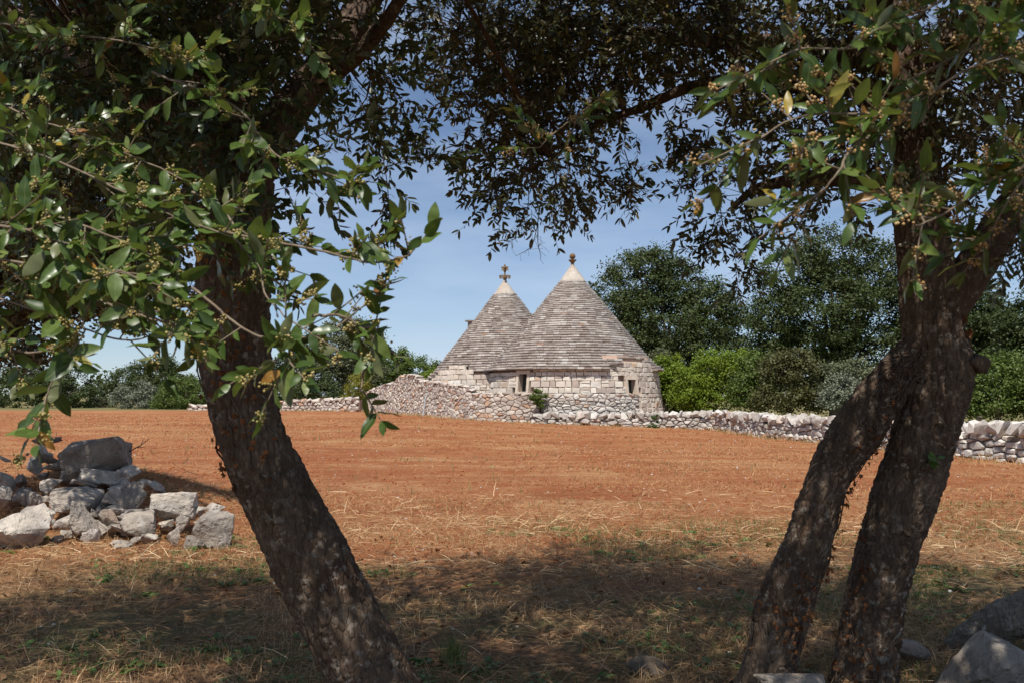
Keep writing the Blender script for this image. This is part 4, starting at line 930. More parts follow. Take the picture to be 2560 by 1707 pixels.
# ---- right tree: two stems from the ground that join
RT = thing('olive_tree', 'thick olive tree on the right with two trunks joining into one', 'tree', (*at(2155, 1700, 5.6)[:2], 0))
rtrunk = Limb([(2140, 1800, 5.6, .270), (2150, 1740, 5.6, .216), (2160, 1690, 5.6, .168), (2186, 1518, 5.6, .148), (2222, 1363, 5.6, .153), (2250, 1270, 5.6, .166), (2290, 1157, 5.6, .163), (2325, 1029, 5.6, .166), (2345, 930, 5.6, .170), (2335, 850, 5.6, .159), (2318, 708, 5.6, .143), (2310, 634, 5.6, .137), (2296, 510, 5.6, .126), (2290, 430, 5.6, .120), (2290, 330, 5.6, .108), (2285, 230, 5.6, .080)], 13)
rtrunk.build('trunk', RT, M['bark'])
rstem = Limb([(1915, 1760, 5.45, .166), (1925, 1690, 5.45, .142), (1937, 1620, 5.45, .127), (1968, 1492, 5.45, .137), (1998, 1415, 5.45, .120), (2050, 1260, 5.48, .103), (2088, 1157, 5.5, .107), (2130, 1090, 5.5, .120), (2190, 1003, 5.52, .112), (2250, 925, 5.55, .100), (2300, 860, 5.6, .080)], 23)
rstem.build('trunk', RT, M['bark'])
R_limbs = [Limb(p, 60 + i, 0.02, 36, 0.12, 0.005, 0.02) for i, p in enumerate([
    [(2360, 790, 5.6, .09), (2420, 700, 5.57, .105), (2500, 570, 5.5, .10), (2600, 450, 5.4, .09), (2780, 300, 5.2, .06), (2950, 100, 5.0, .04)],
    [(2288, 330, 5.6, .12), (2262, 170, 5.6, .11), (2212, 40, 5.6, .10), (2120, -120, 5.7, .08), (1900, -320, 5.9, .055), (1500, -450, 6.2, .03)],
    [(2290, 490, 5.6, .08), (2180, 458, 5.7, .06), (2050, 445, 5.9, .045), (1900, 470, 6.1, .025), (1830, 520, 6.2, .012)],
    [(2262, 170, 5.6, .08), (2000, 112, 6.0, .055), (1750, 104, 6.3, .042), (1600, 84, 6.5, .032), (1430, 60, 6.7, .022), (1200, 100, 6.9, .012)],
    [(2270, 240, 5.6, .07), (1950, 195, 6.0, .045), (1740, 216, 6.2, .034), (1600, 272, 6.3, .024), (1490, 312, 6.4, .016), (1380, 400, 6.4, .008)],
    [(1900, -320, 5.9, .055), (1790, -60, 6.0, .055), (1815, 60, 6.05, .050), (1850, 180, 6.1, .032), (1870, 300, 6.1, .016)],
    [(2285, 280, 5.6, .11), (2380, 120, 5.5, .09), (2500, 0, 5.4, .08), (2680, -170, 5.2, .05)],
    [(1750, 104, 6.3, .03), (1600, 0, 6.8, .025), (1300, -80, 7.2, .02), (1000, -60, 7.4, .01)]])]
for l in R_limbs: l.build('limb', RT, M['branch_bark'])
Rc = [(l.C, l.r) for l in R_limbs]
folR = Foliage(202)
blob_clusters(folR, Rc, [(1090, 0, 6.7, 110, 90, .9, 11), (1330, 20, 6.8, 190, 120, 1.0, 32), (1560, 30, 6.6, 190, 120, 1.0, 32), (1190, 140, 6.6, 90, 80, .7, 11), (1340, 190, 6.5, 150, 100, .8, 24), (1500, 190, 6.4, 120, 90, .7, 16), (1290, 310, 6.4, 90, 70, .5, 12), (1410, 320, 6.4, 90, 55, .5, 10),
    (1285, 410, 6.3, 55, 35, .3, 4), (1420, 400, 6.3, 60, 30, .3, 3), (1770, 50, 6.2, 140, 110, .9, 18), (1790, 200, 6.1, 60, 80, .5, 6), (1960, 80, 5.9, 170, 130, .8, 22), (2000, 250, 5.8, 160, 100, .6, 16), (2180, 100, 5.7, 150, 140, .8, 18), (2380, 110, 5.5, 160, 150, .8, 20), (2500, 280, 5.2, 110, 150, .6, 14), (2450, 420, 5.4, 90, 70, .4, 6), (2090, 430, 5.8, 140, 60, .4, 9), (1870, 440, 6.0, 50, 55, .4, 6), (1850, 560, 6.0, 30, 50, .2, 3), (2560, 540, 5.2, 40, 60, .3, 3), (1640, 130, 6.3, 60, 70, .4, 5)], 303, 0.45)
world_clusters(folR, Rc, [(0.4, 6.6, 5.5, 1.6, 1.5, 0.45, 34), (2.2, 6.2, 5.3, 1.7, 1.5, 0.45, 36), (3.9, 5.6, 4.3, 1.3, 1.7, 0.9, 38), (1.6, 3.9, 4.4, 1.6, 1.2, 0.5, 44), (-0.1, 3.5, 4.3, 1.1, 0.9, 0.35, 32), (2.7, 3.0, 4.0, 1.2, 0.9, 0.35, 42), (3.2, 4.3, 4.0, 0.9, 0.8, 0.35, 22), (1.5, 1.7, 3.7, 1.3, 1.2, 0.5, 54), (0.2, 4.9, 4.8, 1.1, 1.0, 0.5, 18)], 304)
for st in [[(1240, 430), (1235, 480), (1240, 520), (1243, 560)], [(1310, 440), (1322, 520), (1310, 570), (1290, 600)], [(1380, 440), (1395, 500), (1400, 540), (1385, 570)], [(1470, 430), (1500, 470), (1540, 490), (1580, 505)], [(1430, 450), (1445, 500), (1425, 560), (1430, 590)], [(1560, 400), (1575, 450), (1570, 500), (1565, 520)], [(1800, 540), (1810, 600), (1835, 660), (1850, 740)],
           [(1700, 330), (1720, 400), (1735, 430), (1690, 450)], [(1760, 350), (1775, 430), (1740, 480), (1720, 510)], [(1840, 520), (1870, 580), (1880, 640), (1860, 690)], [(2540, 560), (2560, 620), (2545, 680), (2555, 740)], [(1180, 300), (1165, 360), (1150, 420), (1160, 450)], [(1660, 300), (1680, 350), (1690, 400), (1670, 440)], [(1790, 560), (1780, 600), (1765, 640), (1755, 650)]]:
    folR.strand([at(a, b - 25, 6.1 if a < 2400 else 5.2) for a, b in st], 11, leafy=0.15, spread=0.6)
for st in [[(1350, 520), (1340, 580), (1325, 620), (1290, 640)], [(1345, 560), (1345, 610), (1352, 640), (1350, 650)], [(1330, 570), (1300, 590), (1280, 600), (1270, 590)]]:
    folR.strand([at(a, b, 6.1) for a, b in st], 0, leafy=0.5)
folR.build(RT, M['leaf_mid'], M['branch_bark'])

# ------------------------------------------------------------------ near boughs with large leaves
def big_leaf_mesh(i):
    rs = random.Random(900 + i); V, F = leaf_template(7, rs.uniform(0.16, 0.225), rs.uniform(-0.08, 0.24), rs.uniform(0.0, 0.10)); V[:, 2] += 0.10 * rs.uniform(-1, 1) * V[:, 1] / 0.17 * V[:, 0] + 0.02 * np.sin(V[:, 0] * rs.uniform(6, 14))
    V[:, 1] += 0.03 * math.sin(i) * V[:, 0] ** 2
    me = mesh_data('leaf', V, F, 0.5, M['leaf_near'], True); uv = me.uv_layers.new(name='UVMap')
    w = np.abs(V[:, 1]).max(); co = V[F.ravel()]; uv.data.foreach_set('uv', np.stack([co[:, 0], 0.5 + co[:, 1] / w * 0.5], 1).astype(np.float32).ravel())
    return me, V, F
BL = [big_leaf_mesh(i) for i in range(16)]
ICO = None
def ico_vf():
    bm = bmesh.new(); bmesh.ops.create_icosphere(bm, subdivisions=1, radius=1.0); bm.verts.index_update()
    V = np.array([v.co[:] for v in bm.verts]); F = np.array([[v.index for v in f.verts] for f in bm.faces]); bm.free(); return V, F
ICO = ico_vf()
class NearBough:
    def __init__(self, root, seed, flower_mat, stem_mat, leaf_len, face, wide=1.0, bud=1.0):
        self.wide = wide; self.bud = bud
        self.root = root; self.rs = np.random.RandomState(seed); self.leaves = []; self.st = Quads(); self.fl = Quads(); self.fm = flower_mat; self.sm = stem_mat; self.ll = leaf_len; self.face = np.array(face)
    def flower(self, p, d, n=14, L=0.035):
        rs = self.rs; V, F = ICO
        C = np.array([p, p + d * L * 0.5 + rs.normal(size=3) * 0.004, p + d * L]); self.st.add(*tube_vf(C, 0.0008, 3))
        for _ in range(n):
            q = p + d * L * rs.uniform(0.2, 1.05) + rs.normal(size=3) * 0.0055 * self.bud; r = rs.uniform(0.0016, 0.0034) * self.bud
            self.fl.add(V * r + q, F, rs.rand())
    def sprig(self, p, d, L, pairs, fl=0.5):
        rs = self.rs; d = d / np.linalg.norm(d); side = rs.normal(size=3) * 0.22
        C = spline(np.array([p, p + d * L * 0.5 + side * L * 0.3, p + (d + side * 0.6) * L]), 8); self.st.add(*tube_vf(C, np.linspace(0.0021, 0.0013, 8), 5))
        T = np.gradient(C, axis=0); T /= np.linalg.norm(T, axis=1, keepdims=True)
        ph = rs.uniform(0, 6.3)
        for k in range(pairs + 1):
            t = 0.25 + 0.75 * k / pairs; i = min(7, int(t * 7)); q, ax = C[i], T[i]
            u = np.cross(ax, rs.normal(size=3)); u /= np.linalg.norm(u); v = np.cross(ax, u); a0 = ph + k * np.pi / 2
            sides = (0, np.pi) if k < pairs else (0, 1.9, 3.9)
            for s_ in sides:
                if rs.rand() < 0.12: continue
                op = rs.uniform(0.6, 1.15) if k < pairs else rs.uniform(0.25, 0.7)
                D = ax * math.cos(op) + (u * math.cos(a0 + s_) + v * math.sin(a0 + s_)) * math.sin(op)
                up = self.face + rs.normal(size=3) * 0.85
                self.leaves.append((q, D, up, self.ll * rs.uniform(0.55, 1.2) * (0.8 if k == pairs else 1.0)))
            if rs.rand() < fl: self.flower(q, ax * 0.4 + u * rs.uniform(-1, 1) + v * rs.uniform(-1, 1), rs.randint(12, 30), rs.uniform(0.015, 0.03))
    def branch(self, pts, n, r0=0.0036, L=(0.08, 0.145), fl=0.42, out=0.95, tip=True):
        rs = self.rs; n = int(round(n * 1.75)); K = np.array([at(*p) for p in pts]); K[1:-1] += rs.normal(size=(len(K) - 2, 3)) * 0.022; C = spline(K, 40); C[1:-1] += np.cumsum(rs.normal(size=(38, 3)), 0) * 0.0009; self.st.add(*tube_vf(C, np.linspace(r0, 0.0018, 40), 6))
        T = np.gradient(C, axis=0); T /= np.linalg.norm(T, axis=1, keepdims=True)
        for k in range(n):
            i = int(np.clip((k + rs.uniform(0, 1)) / n * 36 + 3, 0, 39)); d = T[i] * 0.7 + rs.normal(size=3) * out * 0.75; d[1] *= 0.7; d[2] += 0.1
            self.sprig(C[i], d, rs.uniform(*L), rs.randint(2, 5), fl)
        if tip: self.sprig(C[-1], T[-1] + rs.normal(size=3) * 0.1, rs.uniform(*L), 3, fl)
    def build(self, limit=290, name='leaf'):
        rs = self.rs; self.leaves.sort(key=lambda l: -l[3] / l[0][1])
        ql = Quads()
        for i, (q, D, up, s) in enumerate(self.leaves):
            A = rot_to(D[None], up[None])[0]; A[1] *= self.wide; j = rs.randint(0, len(BL)); me, V, F = BL[j]
            px = 1280 + FPX * q[0] / max(q[1], 0.3)
            if i < limit:
                o = bpy.data.objects.new('leaf', me); link(o, self.root)
                m = Matrix([[A[0][r] * s, A[1][r] * s, A[2][r] * s, q[r]] for r in range(3)] + [[0, 0, 0, 1]]); o.matrix_basis = m
            else: ql.add(s * (V @ A) + q, F, rs.rand())
        ql.build('near_leaves', M['leaf_near_mass'], self.root, True, kind='stuff')
        self.st.build('shoots', self.sm, self.root, True, kind='stuff')
        if self.fl.V: self.fl.build('flower_buds', self.fm, self.root, True, kind='stuff')
M['shoot'] = simple('grey_brown_shoot', (0.15, 0.11, 0.075), (0.25, 0.20, 0.14), 30)
nb = NearBough(LT, 501, M['flower'], M['shoot'], 0.065, (-0.2, -0.8, 0.9), 1.10, 1.1)
for pts, n in [
    ([(-150, 320, 2.7), (150, 430, 2.55), (400, 540, 2.4), (600, 610, 2.3)], 15),
    ([(560, 580, 2.35), (760, 620, 2.25), (900, 640, 2.2), (1030, 630, 2.2)], 4),
    ([(-150, 620, 2.4), (100, 680, 2.3), (300, 760, 2.2), (470, 830, 2.1)], 13),
    ([(-100, 480, 2.5), (100, 530, 2.4), (280, 590, 2.3), (430, 660, 2.25)], 13),
    ([(380, 180, 2.8), (560, 300, 2.7), (700, 380, 2.55), (830, 440, 2.5), (880, 450, 2.45)], 9),
    ([(480, 720, 2.3), (620, 780, 2.2), (760, 800, 2.2), (920, 760, 2.2)], 4),
    ([(480, 480, 2.5), (590, 560, 2.4), (670, 660, 2.3), (700, 760, 2.2), (725, 800, 2.15)], 5),
    ([(722, 800, 2.1), (722, 860, 2.1), (712, 910, 2.05)], 2),
    ([(-80, 820, 2.3), (80, 860, 2.2), (190, 890, 2.15), (150, 940, 2.1), (115, 990, 2.1)], 5),
    ([(-120, 200, 2.9), (100, 300, 2.7), (260, 370, 2.6), (400, 420, 2.5)], 12),
    ([(600, -80, 2.8), (680, 10, 2.7), (730, 70, 2.6), (760, 90, 2.6)], 4),
    ([(-100, 40, 3.0), (120, 90, 2.9), (330, 130, 2.8), (480, 150, 2.7)], 9),
    ([(780, 790, 2.2), (850, 820, 2.2), (910, 830, 2.2), (950, 800, 2.2)], 2),
    ([(940, 840, 2.3), (945, 900, 2.3), (925, 950, 2.3), (910, 980, 2.3)], 0),
    ([(-100, 740, 2.6), (60, 790, 2.5), (220, 820, 2.4), (400, 830, 2.3)], 8),
    ([(-60, 560, 2.2), (60, 600, 2.15), (200, 660, 2.1), (330, 690, 2.05)], 8)]:
    nb.branch(pts, n)
nb.build(290)
nr = NearBough(RT, 502, M['flower_dry'], M['shoot'], 0.068, (-0.1, -0.75, 0.9), 0.82, 1.1)
for pts, n in [
    ([(2700, 120, 2.1), (2450, 215, 2.0), (2230, 280, 1.95), (2030, 330, 1.9), (1880, 365, 1.85)], 12),
    ([(2700, 330, 2.0), (2500, 430, 1.95), (2360, 490, 1.9), (2290, 540, 1.85)], 7),
    ([(2550, -80, 2.2), (2380, 40, 2.1), (2170, 105, 2.0), (1980, 150, 1.95), (1880, 190, 1.95)], 10),
    ([(2700, 230, 2.1), (2560, 350, 2.0), (2500, 470, 1.95), (2490, 560, 1.95)], 6),
    ([(2280, 290, 2.0), (2120, 400, 1.95), (2040, 480, 1.9), (2010, 540, 1.9)], 5),
    ([(2700, 10, 2.2), (2480, 100, 2.1), (2320, 180, 2.05)], 6),
    ([(2700, 470, 2.1), (2580, 540, 2.0), (2470, 600, 2.0)], 3),
    ([(1500, 250, 3.4), (1400, 330, 3.3), (1340, 370, 3.2)], 3)]:
    nr.branch(pts, n, fl=0.5)
nr.build(200)
# ------------------------------------------------------------------ third tree behind the rock heap
def proj(P):
    P = np.asarray(P, float); y = P[..., 1]; z = P[..., 2] - EYE
    f = y * math.cos(PITCH) + z * math.sin(PITCH); v = -y * math.sin(PITCH) + z * math.cos(PITCH)
    return 1280 + FPX * P[..., 0] / f, 853.5 - FPX * v / f
T3 = thing('olive_tree', 'dark fine-leaved tree filling the left edge behind the sunlit leaves and above the rock heap', 'tree', (-6.55, 13.4, 0.5))
t3 = Limb([(-120, 1230, 13.4, .22), (-100, 1120, 13.4, .19), (-70, 1000, 13.4, .16), (-20, 880, 13.3, .14), (60, 770, 13.1, .14), (150, 690, 13.0, .13)], 83, 0.03, 40, 0.2, 0.012, 0.05)
t3.build('trunk', T3, M['bark'])
limbs3 = [Limb(p, 90 + i, 0.06, 12, 0.1, 0.004, 0.05) for i, p in enumerate([[(130, 740, 13.1, .13), (260, 600, 12.8, .09), (380, 480, 12.5, .06), (480, 400, 12.2, .03)], [(130, 740, 13.1, .12), (80, 560, 12.8, .09), (60, 380, 12.4, .06), (120, 200, 12, .03)], [(120, 760, 13.1, .1), (300, 700, 13.2, .06), (430, 650, 13.3, .03)], [(130, 730, 13.1, .1), (-60, 620, 12.0, .07), (-200, 480, 10.8, .04)]])]
for l in limbs3: l.build('limb', T3, M['branch_bark'])
bl = []
for (a, b, Y, rx, ry, rd) in [(120, 330, 12.0, 200, 150, 1.2), (330, 330, 12.2, 160, 130, 1.1), (100, 560, 12.6, 180, 150, 1.1), (300, 540, 12.8, 170, 130, 1.0), (420, 440, 12.4, 110, 110, .8), (80, 730, 13.0, 160, 90, .8), (260, 720, 13.1, 140, 80, .8), (60, 420, 10.6, 160, 130, 1.0), (-150, 500, 11.5, 160, 200, 1.5), (420, 690, 13.3, 70, 60, .5), (40, 860, 13.2, 90, 50, .4)]:
    c = at(a, b, Y); bl.append((c[0], c[1], c[2], rx / FPX * Y, rd, ry / FPX * Y))
P, O = crown_points(bl, 62000, 0.20, 401, 10); V, F, r = leaf_cards(P, 0.085, 402, None); obj('crown', V, F, M['leaf_mid'], T3, r, kind='stuff')

# ------------------------------------------------------------------ rocks
def rock_vf(size, seed, sub=4, planes=20, rough=0.05, rot=(0, 0, 0), boxy=0.0):
    rs = np.random.RandomState(seed); bm = bmesh.new(); bmesh.ops.create_icosphere(bm, subdivisions=sub, radius=1.0); bm.verts.index_update()
    D = np.array([v.co[:] for v in bm.verts]); F = np.array([[v.index for v in f.verts] for f in bm.faces]); bm.free(); D /= np.linalg.norm(D, axis=1, keepdims=True)
    N = rs.normal(size=(planes, 3)); N /= np.linalg.norm(N, axis=1, keepdims=True); H = rs.uniform(0.50, 0.95, planes)
    if boxy: N = np.vstack([N, np.eye(3), -np.eye(3)]); H = np.concatenate([H, np.full(6, 0.66)])
    dt = D @ N.T; rr = np.where(dt > 0.05, H / np.maximum(dt, 0.05), 9).min(1)
    k = 60.0; rr = -np.log(np.exp(-k * np.where(dt > 0.05, H / np.maximum(dt, 0.05), 9)).sum(1)) / k
    rr *= 1 + rough * 2 * (fbm(D * 2.4 + seed, 4) - 0.46) + rough * 0.7 * (fbm(D * 9 + seed, 3) - 0.44)
    V = D * rr[:, None]; V = V / (np.abs(V).max(0) + 1e-9) * np.array(size) / 2
    return V @ rotm(*rot).T, F
def rock(label, c, size, seed, rot=(0, 0, 0), group=None, sub=4, rough=0.12, boxy=0.0, name='rock', planes=13, mat='rock'):
    V, F = rock_vf(size, seed, sub, planes, rough, rot, boxy)
    o = bpy.data.objects.new(name, mesh_data(name, V, F, 0.5, M[mat], True)); COL.objects.link(o); o.location = Vector([float(v) for v in c]); tag(o, label, 'rock', group)
    me = o.data; me.set_sharp_from_angle(angle=math.radians(28)); return o
def heap_pt(px, py):
    d = 10.5 + max(0.0, (1371 - py)) / 211 * 2.6; return at(px, py, d), d
HG = 'rocks of the heap at the field edge'
SMALL = 'small grey stone wedged among the larger rocks of the heap'
# (x0, x1, y0, y1 in the photograph), label
for k, (x0, x1, y0, y1, lab, bx) in enumerate([
    (171, 320, 1104, 1194, 'big dark angular boulder with a flat sloping top crowning the rock heap', .25),
    (216, 310, 1176, 1210, 'flat pale slab lying under the big dark boulder', .3),
    (302, 356, 1158, 1196, 'grey rock leaning against the right side of the big dark boulder', 0),
    (58, 146, 1112, 1170, 'rounded dark grey rock left of the big boulder on the heap', 0),
    (80, 142, 1090, 1116, 'dark rock at the very top left of the heap', 0),
    (104, 164, 1152, 1184, 'small oblong rock between the big boulder and the rounded dark one', 0),
    (-20, 52, 1182, 1242, 'rounded grey rock at the left photo edge, upper one', 0),
    (-30, 32, 1214, 1276, 'rounded grey rock at the left photo edge, lower one', 0),
    (-60, 124, 1272, 1388, 'largest pale grey boulder with a sunlit face at the bottom left of the heap', 0),
    (152, 238, 1258, 1346, 'grey rock pitted with many dark holes', 0),
    (120, 244, 1224, 1270, 'long flat grey rock across the middle of the heap', .3),
    (90, 154, 1186, 1232, 'grey wedge rock above the long flat one', 0),
    (198, 264, 1198, 1228, 'small pale rock just below the flat slab', 0),
    (246, 322, 1220, 1278, 'pointed grey rock with a notch at the centre of the heap', 0),
    (300, 376, 1208, 1278, 'steep grey rock with a folded face right of the heap centre', 0),
    (238, 300, 1266, 1318, 'dark rough rock low in the heap beside the holed one', 0),
    (302, 386, 1286, 1332, 'flat pale rock lying at the foot of the heap', .3),
    (382, 488, 1236, 1296, 'long white sunlit slab tilted at the right of the heap', .5),
    (370, 442, 1204, 1248, 'white sunlit rock behind the long tilted slab', 0),
    (334, 372, 1192, 1228, 'small upright grey rock right of the flat slab', 0),
    (462, 522, 1262, 1292, 'white stone above the square block, nearer the heap', 0),
    (508, 560, 1256, 1284, 'white stone above the square block, nearer the trunk', 0),
    (432, 472, 1286, 1322, 'small white stone between the tilted slab and the square block', 0),
    (414, 460, 1322, 1364, 'small buff stone left of the orange one', 0),
    (488, 588, 1284, 1366, 'square white sunlit block at the right end of the heap', .9),
    (458, 512, 1332, 1384, 'orange-brown stained stone leaning on the square white block', 0)]):
    cx_, cy_ = (x0 + x1) / 2, (y0 + y1) / 2; c, d = heap_pt(cx_, y1 * 0.8 + cy_ * 0.2); c = at(cx_, cy_, d)
    wd = (x1 - x0) / FPX * d; ht = (y1 - y0) / FPX * d
    o = rock(lab, c, (wd * 1.06, max(wd, ht) * 0.9, ht * 1.2), 617 + k * 3, (R.uniform(-.2, .2), R.uniform(-.16, .16), R.uniform(-.3, .3)), HG, boxy=bx, mat='shaded_rock' if k in (0, 3, 4, 15) else 'rock')
ANCH = [('the big dark boulder', 245, 1149), ('the rounded dark rock', 102, 1141), ('the holed rock', 195, 1302), ('the largest pale boulder', 40, 1330), ('the long flat rock', 182, 1247), ('the notched rock', 284, 1249), ('the steep folded rock', 338, 1243), ('the flat pale rock at the heap foot', 344, 1309), ('the tilted white slab', 435, 1266), ('the square white block', 538, 1325), ('the flat slab under the boulder', 263, 1193), ('the dark rough rock', 269, 1292)]
rs = random.Random(44); used = {}
for k in range(150):
    px_ = rs.uniform(-30, 330) if rs.random() < 0.72 else rs.uniform(330, 500); py_ = rs.uniform(1190, 1372) if px_ > 300 else rs.uniform(1130, 1365)
    if px_ > 300 and py_ < 1230 + (px_ - 300) * 0.35: py_ += 60
    lab = None
    for nm, ax_, ay_ in sorted(ANCH, key=lambda a: math.hypot(a[1] - px_, a[2] - py_)):
        dx_, dy_ = px_ - ax_, py_ - ay_
        where = ('left of' if dx_ < 0 else 'right of') if abs(dx_) > 1.6 * abs(dy_) else ('above' if dy_ < 0 else 'below') if abs(dy_) > 1.6 * abs(dx_) else ('above and ' if dy_ < 0 else 'below and ') + ('left of' if dx_ < 0 else 'right of')
        dist = math.hypot(dx_, dy_); t_ = 'small grey stone %s%s %s' % ('close ' if dist < 40 and ' and ' not in where and where[0] in 'ab' else 'just ' if dist < 40 else '', where, nm)
        if t_ not in used and dist < 110: lab = t_; break
    if lab is None: continue
    used[lab] = 1; c, d = heap_pt(px_, py_); s = rs.uniform(0.10, 0.30) if px_ < 330 else rs.uniform(0.07, 0.18)
    rock(lab, c, (s * rs.uniform(1.1, 1.6), s, s * rs.uniform(0.55, 0.9)), 700 + k, (rs.uniform(-.5, .5), rs.uniform(-.5, .5), rs.uniform(0, 3)), HG, sub=3, rough=0.10)
for k, (x0, x1, y0, y1, Y, lab, rot) in enumerate([
    (1890, 2065, 1648, 1760, 5.05, 'flat grey stone at the foot of the forked tree, between its two trunks', (0, .05, .1)),
    (2225, 2345, 1596, 1670, 6.0, 'low pale stone just right of the thicker trunk base', (0, .25, .2)),
    (2350, 2600, 1590, 1780, 5.35, 'large rounded grey boulder in the bottom right corner', (0, -.12, .3))]):
    c = at((x0 + x1) / 2, (y0 + y1) / 2, Y); wd = (x1 - x0) / FPX * Y; ht = (y1 - y0) / FPX * Y
    rock(lab, c, (wd * 1.05, wd * 0.8, ht * 1.05), 650 + k, rot, mat='shaded_rock')
lg = thing('fallen_log', 'weathered old log lying behind the large boulder in the bottom right corner', 'log', at(2520, 1580, 6.3))
Limb([(2370, 1620, 6.4, .04), (2430, 1590, 6.35, .08), (2530, 1545, 6.3, .11), (2660, 1500, 6.2, .13), (2800, 1470, 6.1, .13)], 97, 0.015, 60, 0.28, 0.014, 0.04).build('trunk', lg, M['log'] if 'log' in M else M['branch_bark'])
st_ = thing('tree_stump', 'small dark rotten stump low on the ground left of the forked tree', 'stump', at(1610, 1665, 5.9))
Limb([(1630, 1740, 5.85, .16), (1625, 1695, 5.85, .11), (1600, 1668, 5.85, .06), (1570, 1660, 5.9, .02)], 98, 0.015, 48, 0.35, 0.015, 0.04).build('trunk', st_, M['far_bark'])

# ------------------------------------------------------------------ dead ivy on the trunks
def ivy_leaf_mesh(i):
    rs = random.Random(i); pts = []
    for a, r in ((-150, .35), (-110, .62), (-80, .42), (-45, .80), (-22, .50), (0, 1.0), (22, .50), (45, .80), (80, .42), (110, .62), (150, .35)):
        t = math.radians(a); q = r * rs.uniform(.85, 1.15); pts.append((q * math.cos(t) + .2, q * math.sin(t), rs.uniform(-.22, .10)))
    V = [(0.2, 0, 0.12)] + pts; n = len(pts); F = [(0, k + 1, k + 2) for k in range(n - 1)] + [(0, n, 1)]
    return mesh_data('ivy_leaf', np.array(V) * 0.5, F, 0.5, M['ivy_dead'], False)
IVY = [ivy_leaf_mesh(i) for i in range(6)]
def ivy(label, limb, spots, n, seed, base, size=(0.028, 0.05), mesh=None, name='ivy_vine'):
    """spots: (py_top, py_bottom, angle, spread); leaves stick to the limb between two heights"""
    rs = random.Random(seed); root = thing(name, label, 'ivy', base); X, Yp = proj(limb.C)
    for (ya, yb, ang, sp, m) in spots:
        fr = lambda yy: float(np.argmin(np.abs(Yp - yy))) / (len(Yp) - 1)
        C = []
        for t in np.linspace(0, 1, 14):
            p, nn, tt_ = limb.surf(fr(ya + (yb - ya) * t), ang + 0.35 * sp * math.sin(t * 7 + seed)); C.append(p + nn * 0.006)
        V_, F_ = tube_vf(spline(np.array(C), 40), np.linspace(0.003, 0.006, 40), 5); obj('stem', V_, F_, M['branch_bark'], root, 0.5, True)
        for _ in range(m):
            f = fr(rs.uniform(ya, yb)); p, nn, tt_ = limb.surf(f, ang + rs.gauss(0, sp * 0.5))
            s = rs.uniform(*size); up = nn + np.array([rs.gauss(0, .55) for _ in range(3)]); D = np.array([rs.gauss(0, .6), rs.gauss(0, .4) - 0.2, -1.0 + rs.gauss(0, .5)])
            A = rot_to(D[None], up[None])[0]; q = p + nn * rs.uniform(0.006, 0.03)
            o = bpy.data.objects.new('leaf', (mesh or IVY)[rs.randrange(len(mesh or IVY))]); link(o, root)
            o.matrix_basis = Matrix([[A[0][r_] * s, A[1][r_] * s, A[2][r_] * s, q[r_]] for r_ in range(3)] + [[0, 0, 0, 1]])
    return root
ivy('dead brown ivy running down the face of the leaning left trunk', ltrunk, [(560, 1080, -95, 42, 95), (1060, 1230, -80, 35, 14), (860, 1200, -172, 20, 16)], 0, 1, at(700, 1300, 4.4))
ivy('dead brown ivy clinging to the slimmer leaning trunk on the right', rstem, [(1080, 1420, -12, 22, 46), (1420, 1640, -70, 55, 60), (960, 1130, -60, 60, 16), (1480, 1640, -175, 20, 12)], 0, 2, at(1960, 1690, 5.3), (0.03, 0.055))
ivy('dead brown ivy on the lower left side of the thicker right trunk', rtrunk, [(1420, 1700, -150, 30, 46), (1560, 1720, -110, 40, 20), (1260, 1420, -172, 16, 8)], 0, 3, at(2090, 1700, 5.4), (0.03, 0.055))
ivy('dry rust-brown ivy leaves high on the right side of the thick trunk', rtrunk, [(680, 880, -15, 22, 16), (330, 560, -20, 30, 8)], 0, 4, at(2420, 800, 5.5), (0.05, 0.10))
def sprout_mesh():
    V, F = leaf_template(5, 0.2, 0.15, 0.05); return mesh_data('leaf', V, F, 0.5, M['ivy_green'], True)
SPR = [sprout_mesh()]
ivy('little green sprout growing from a knot on the thick right trunk', rtrunk, [(1120, 1165, -98, 14, 7)], 0, 5, at(2300, 1160, 5.3), (0.05, 0.075), SPR, 'trunk_sprout')
# vine stems wound round the fork
rs = random.Random(12)
vine = thing('dry_vine', 'tangled dry vine stems wound round the fork of the right tree', 'vine', at(2130, 1100, 5.3)); vq = Quads(); X, Yp = proj(rstem.C)
for k in range(16):
    a0 = rs.uniform(-160, -40); ya, yb = rs.uniform(880, 960), rs.uniform(1000, 1130); C = []
    for t in np.linspace(0, 1, 12):
        f = float(np.argmin(np.abs(Yp - (ya + (yb - ya) * t)))) / (len(Yp) - 1); p, nn, _ = rstem.surf(f, a0 + rs.uniform(-16, 16) + t * rs.uniform(-60, 60)); C.append(p + nn * rs.uniform(0.0, 0.025))
    vq.add(*tube_vf(spline(np.array(C), 30), np.linspace(0.004, 0.002, 30), 4))
for pts in [[(2085, 1090), (2055, 1100), (2042, 1120), (2045, 1135)], [(2060, 1150), (2030, 1165), (2015, 1190), (2008, 1215)], [(2070, 1130), (2040, 1135), (2032, 1155), (2030, 1160)]]:
    vq.add(*tube_vf(spline(np.array([at(a, b, 5.38) for a, b in pts]), 14), np.linspace(0.005, 0.002, 14), 4))
vq.build('stem', M['branch_bark'], vine, True)
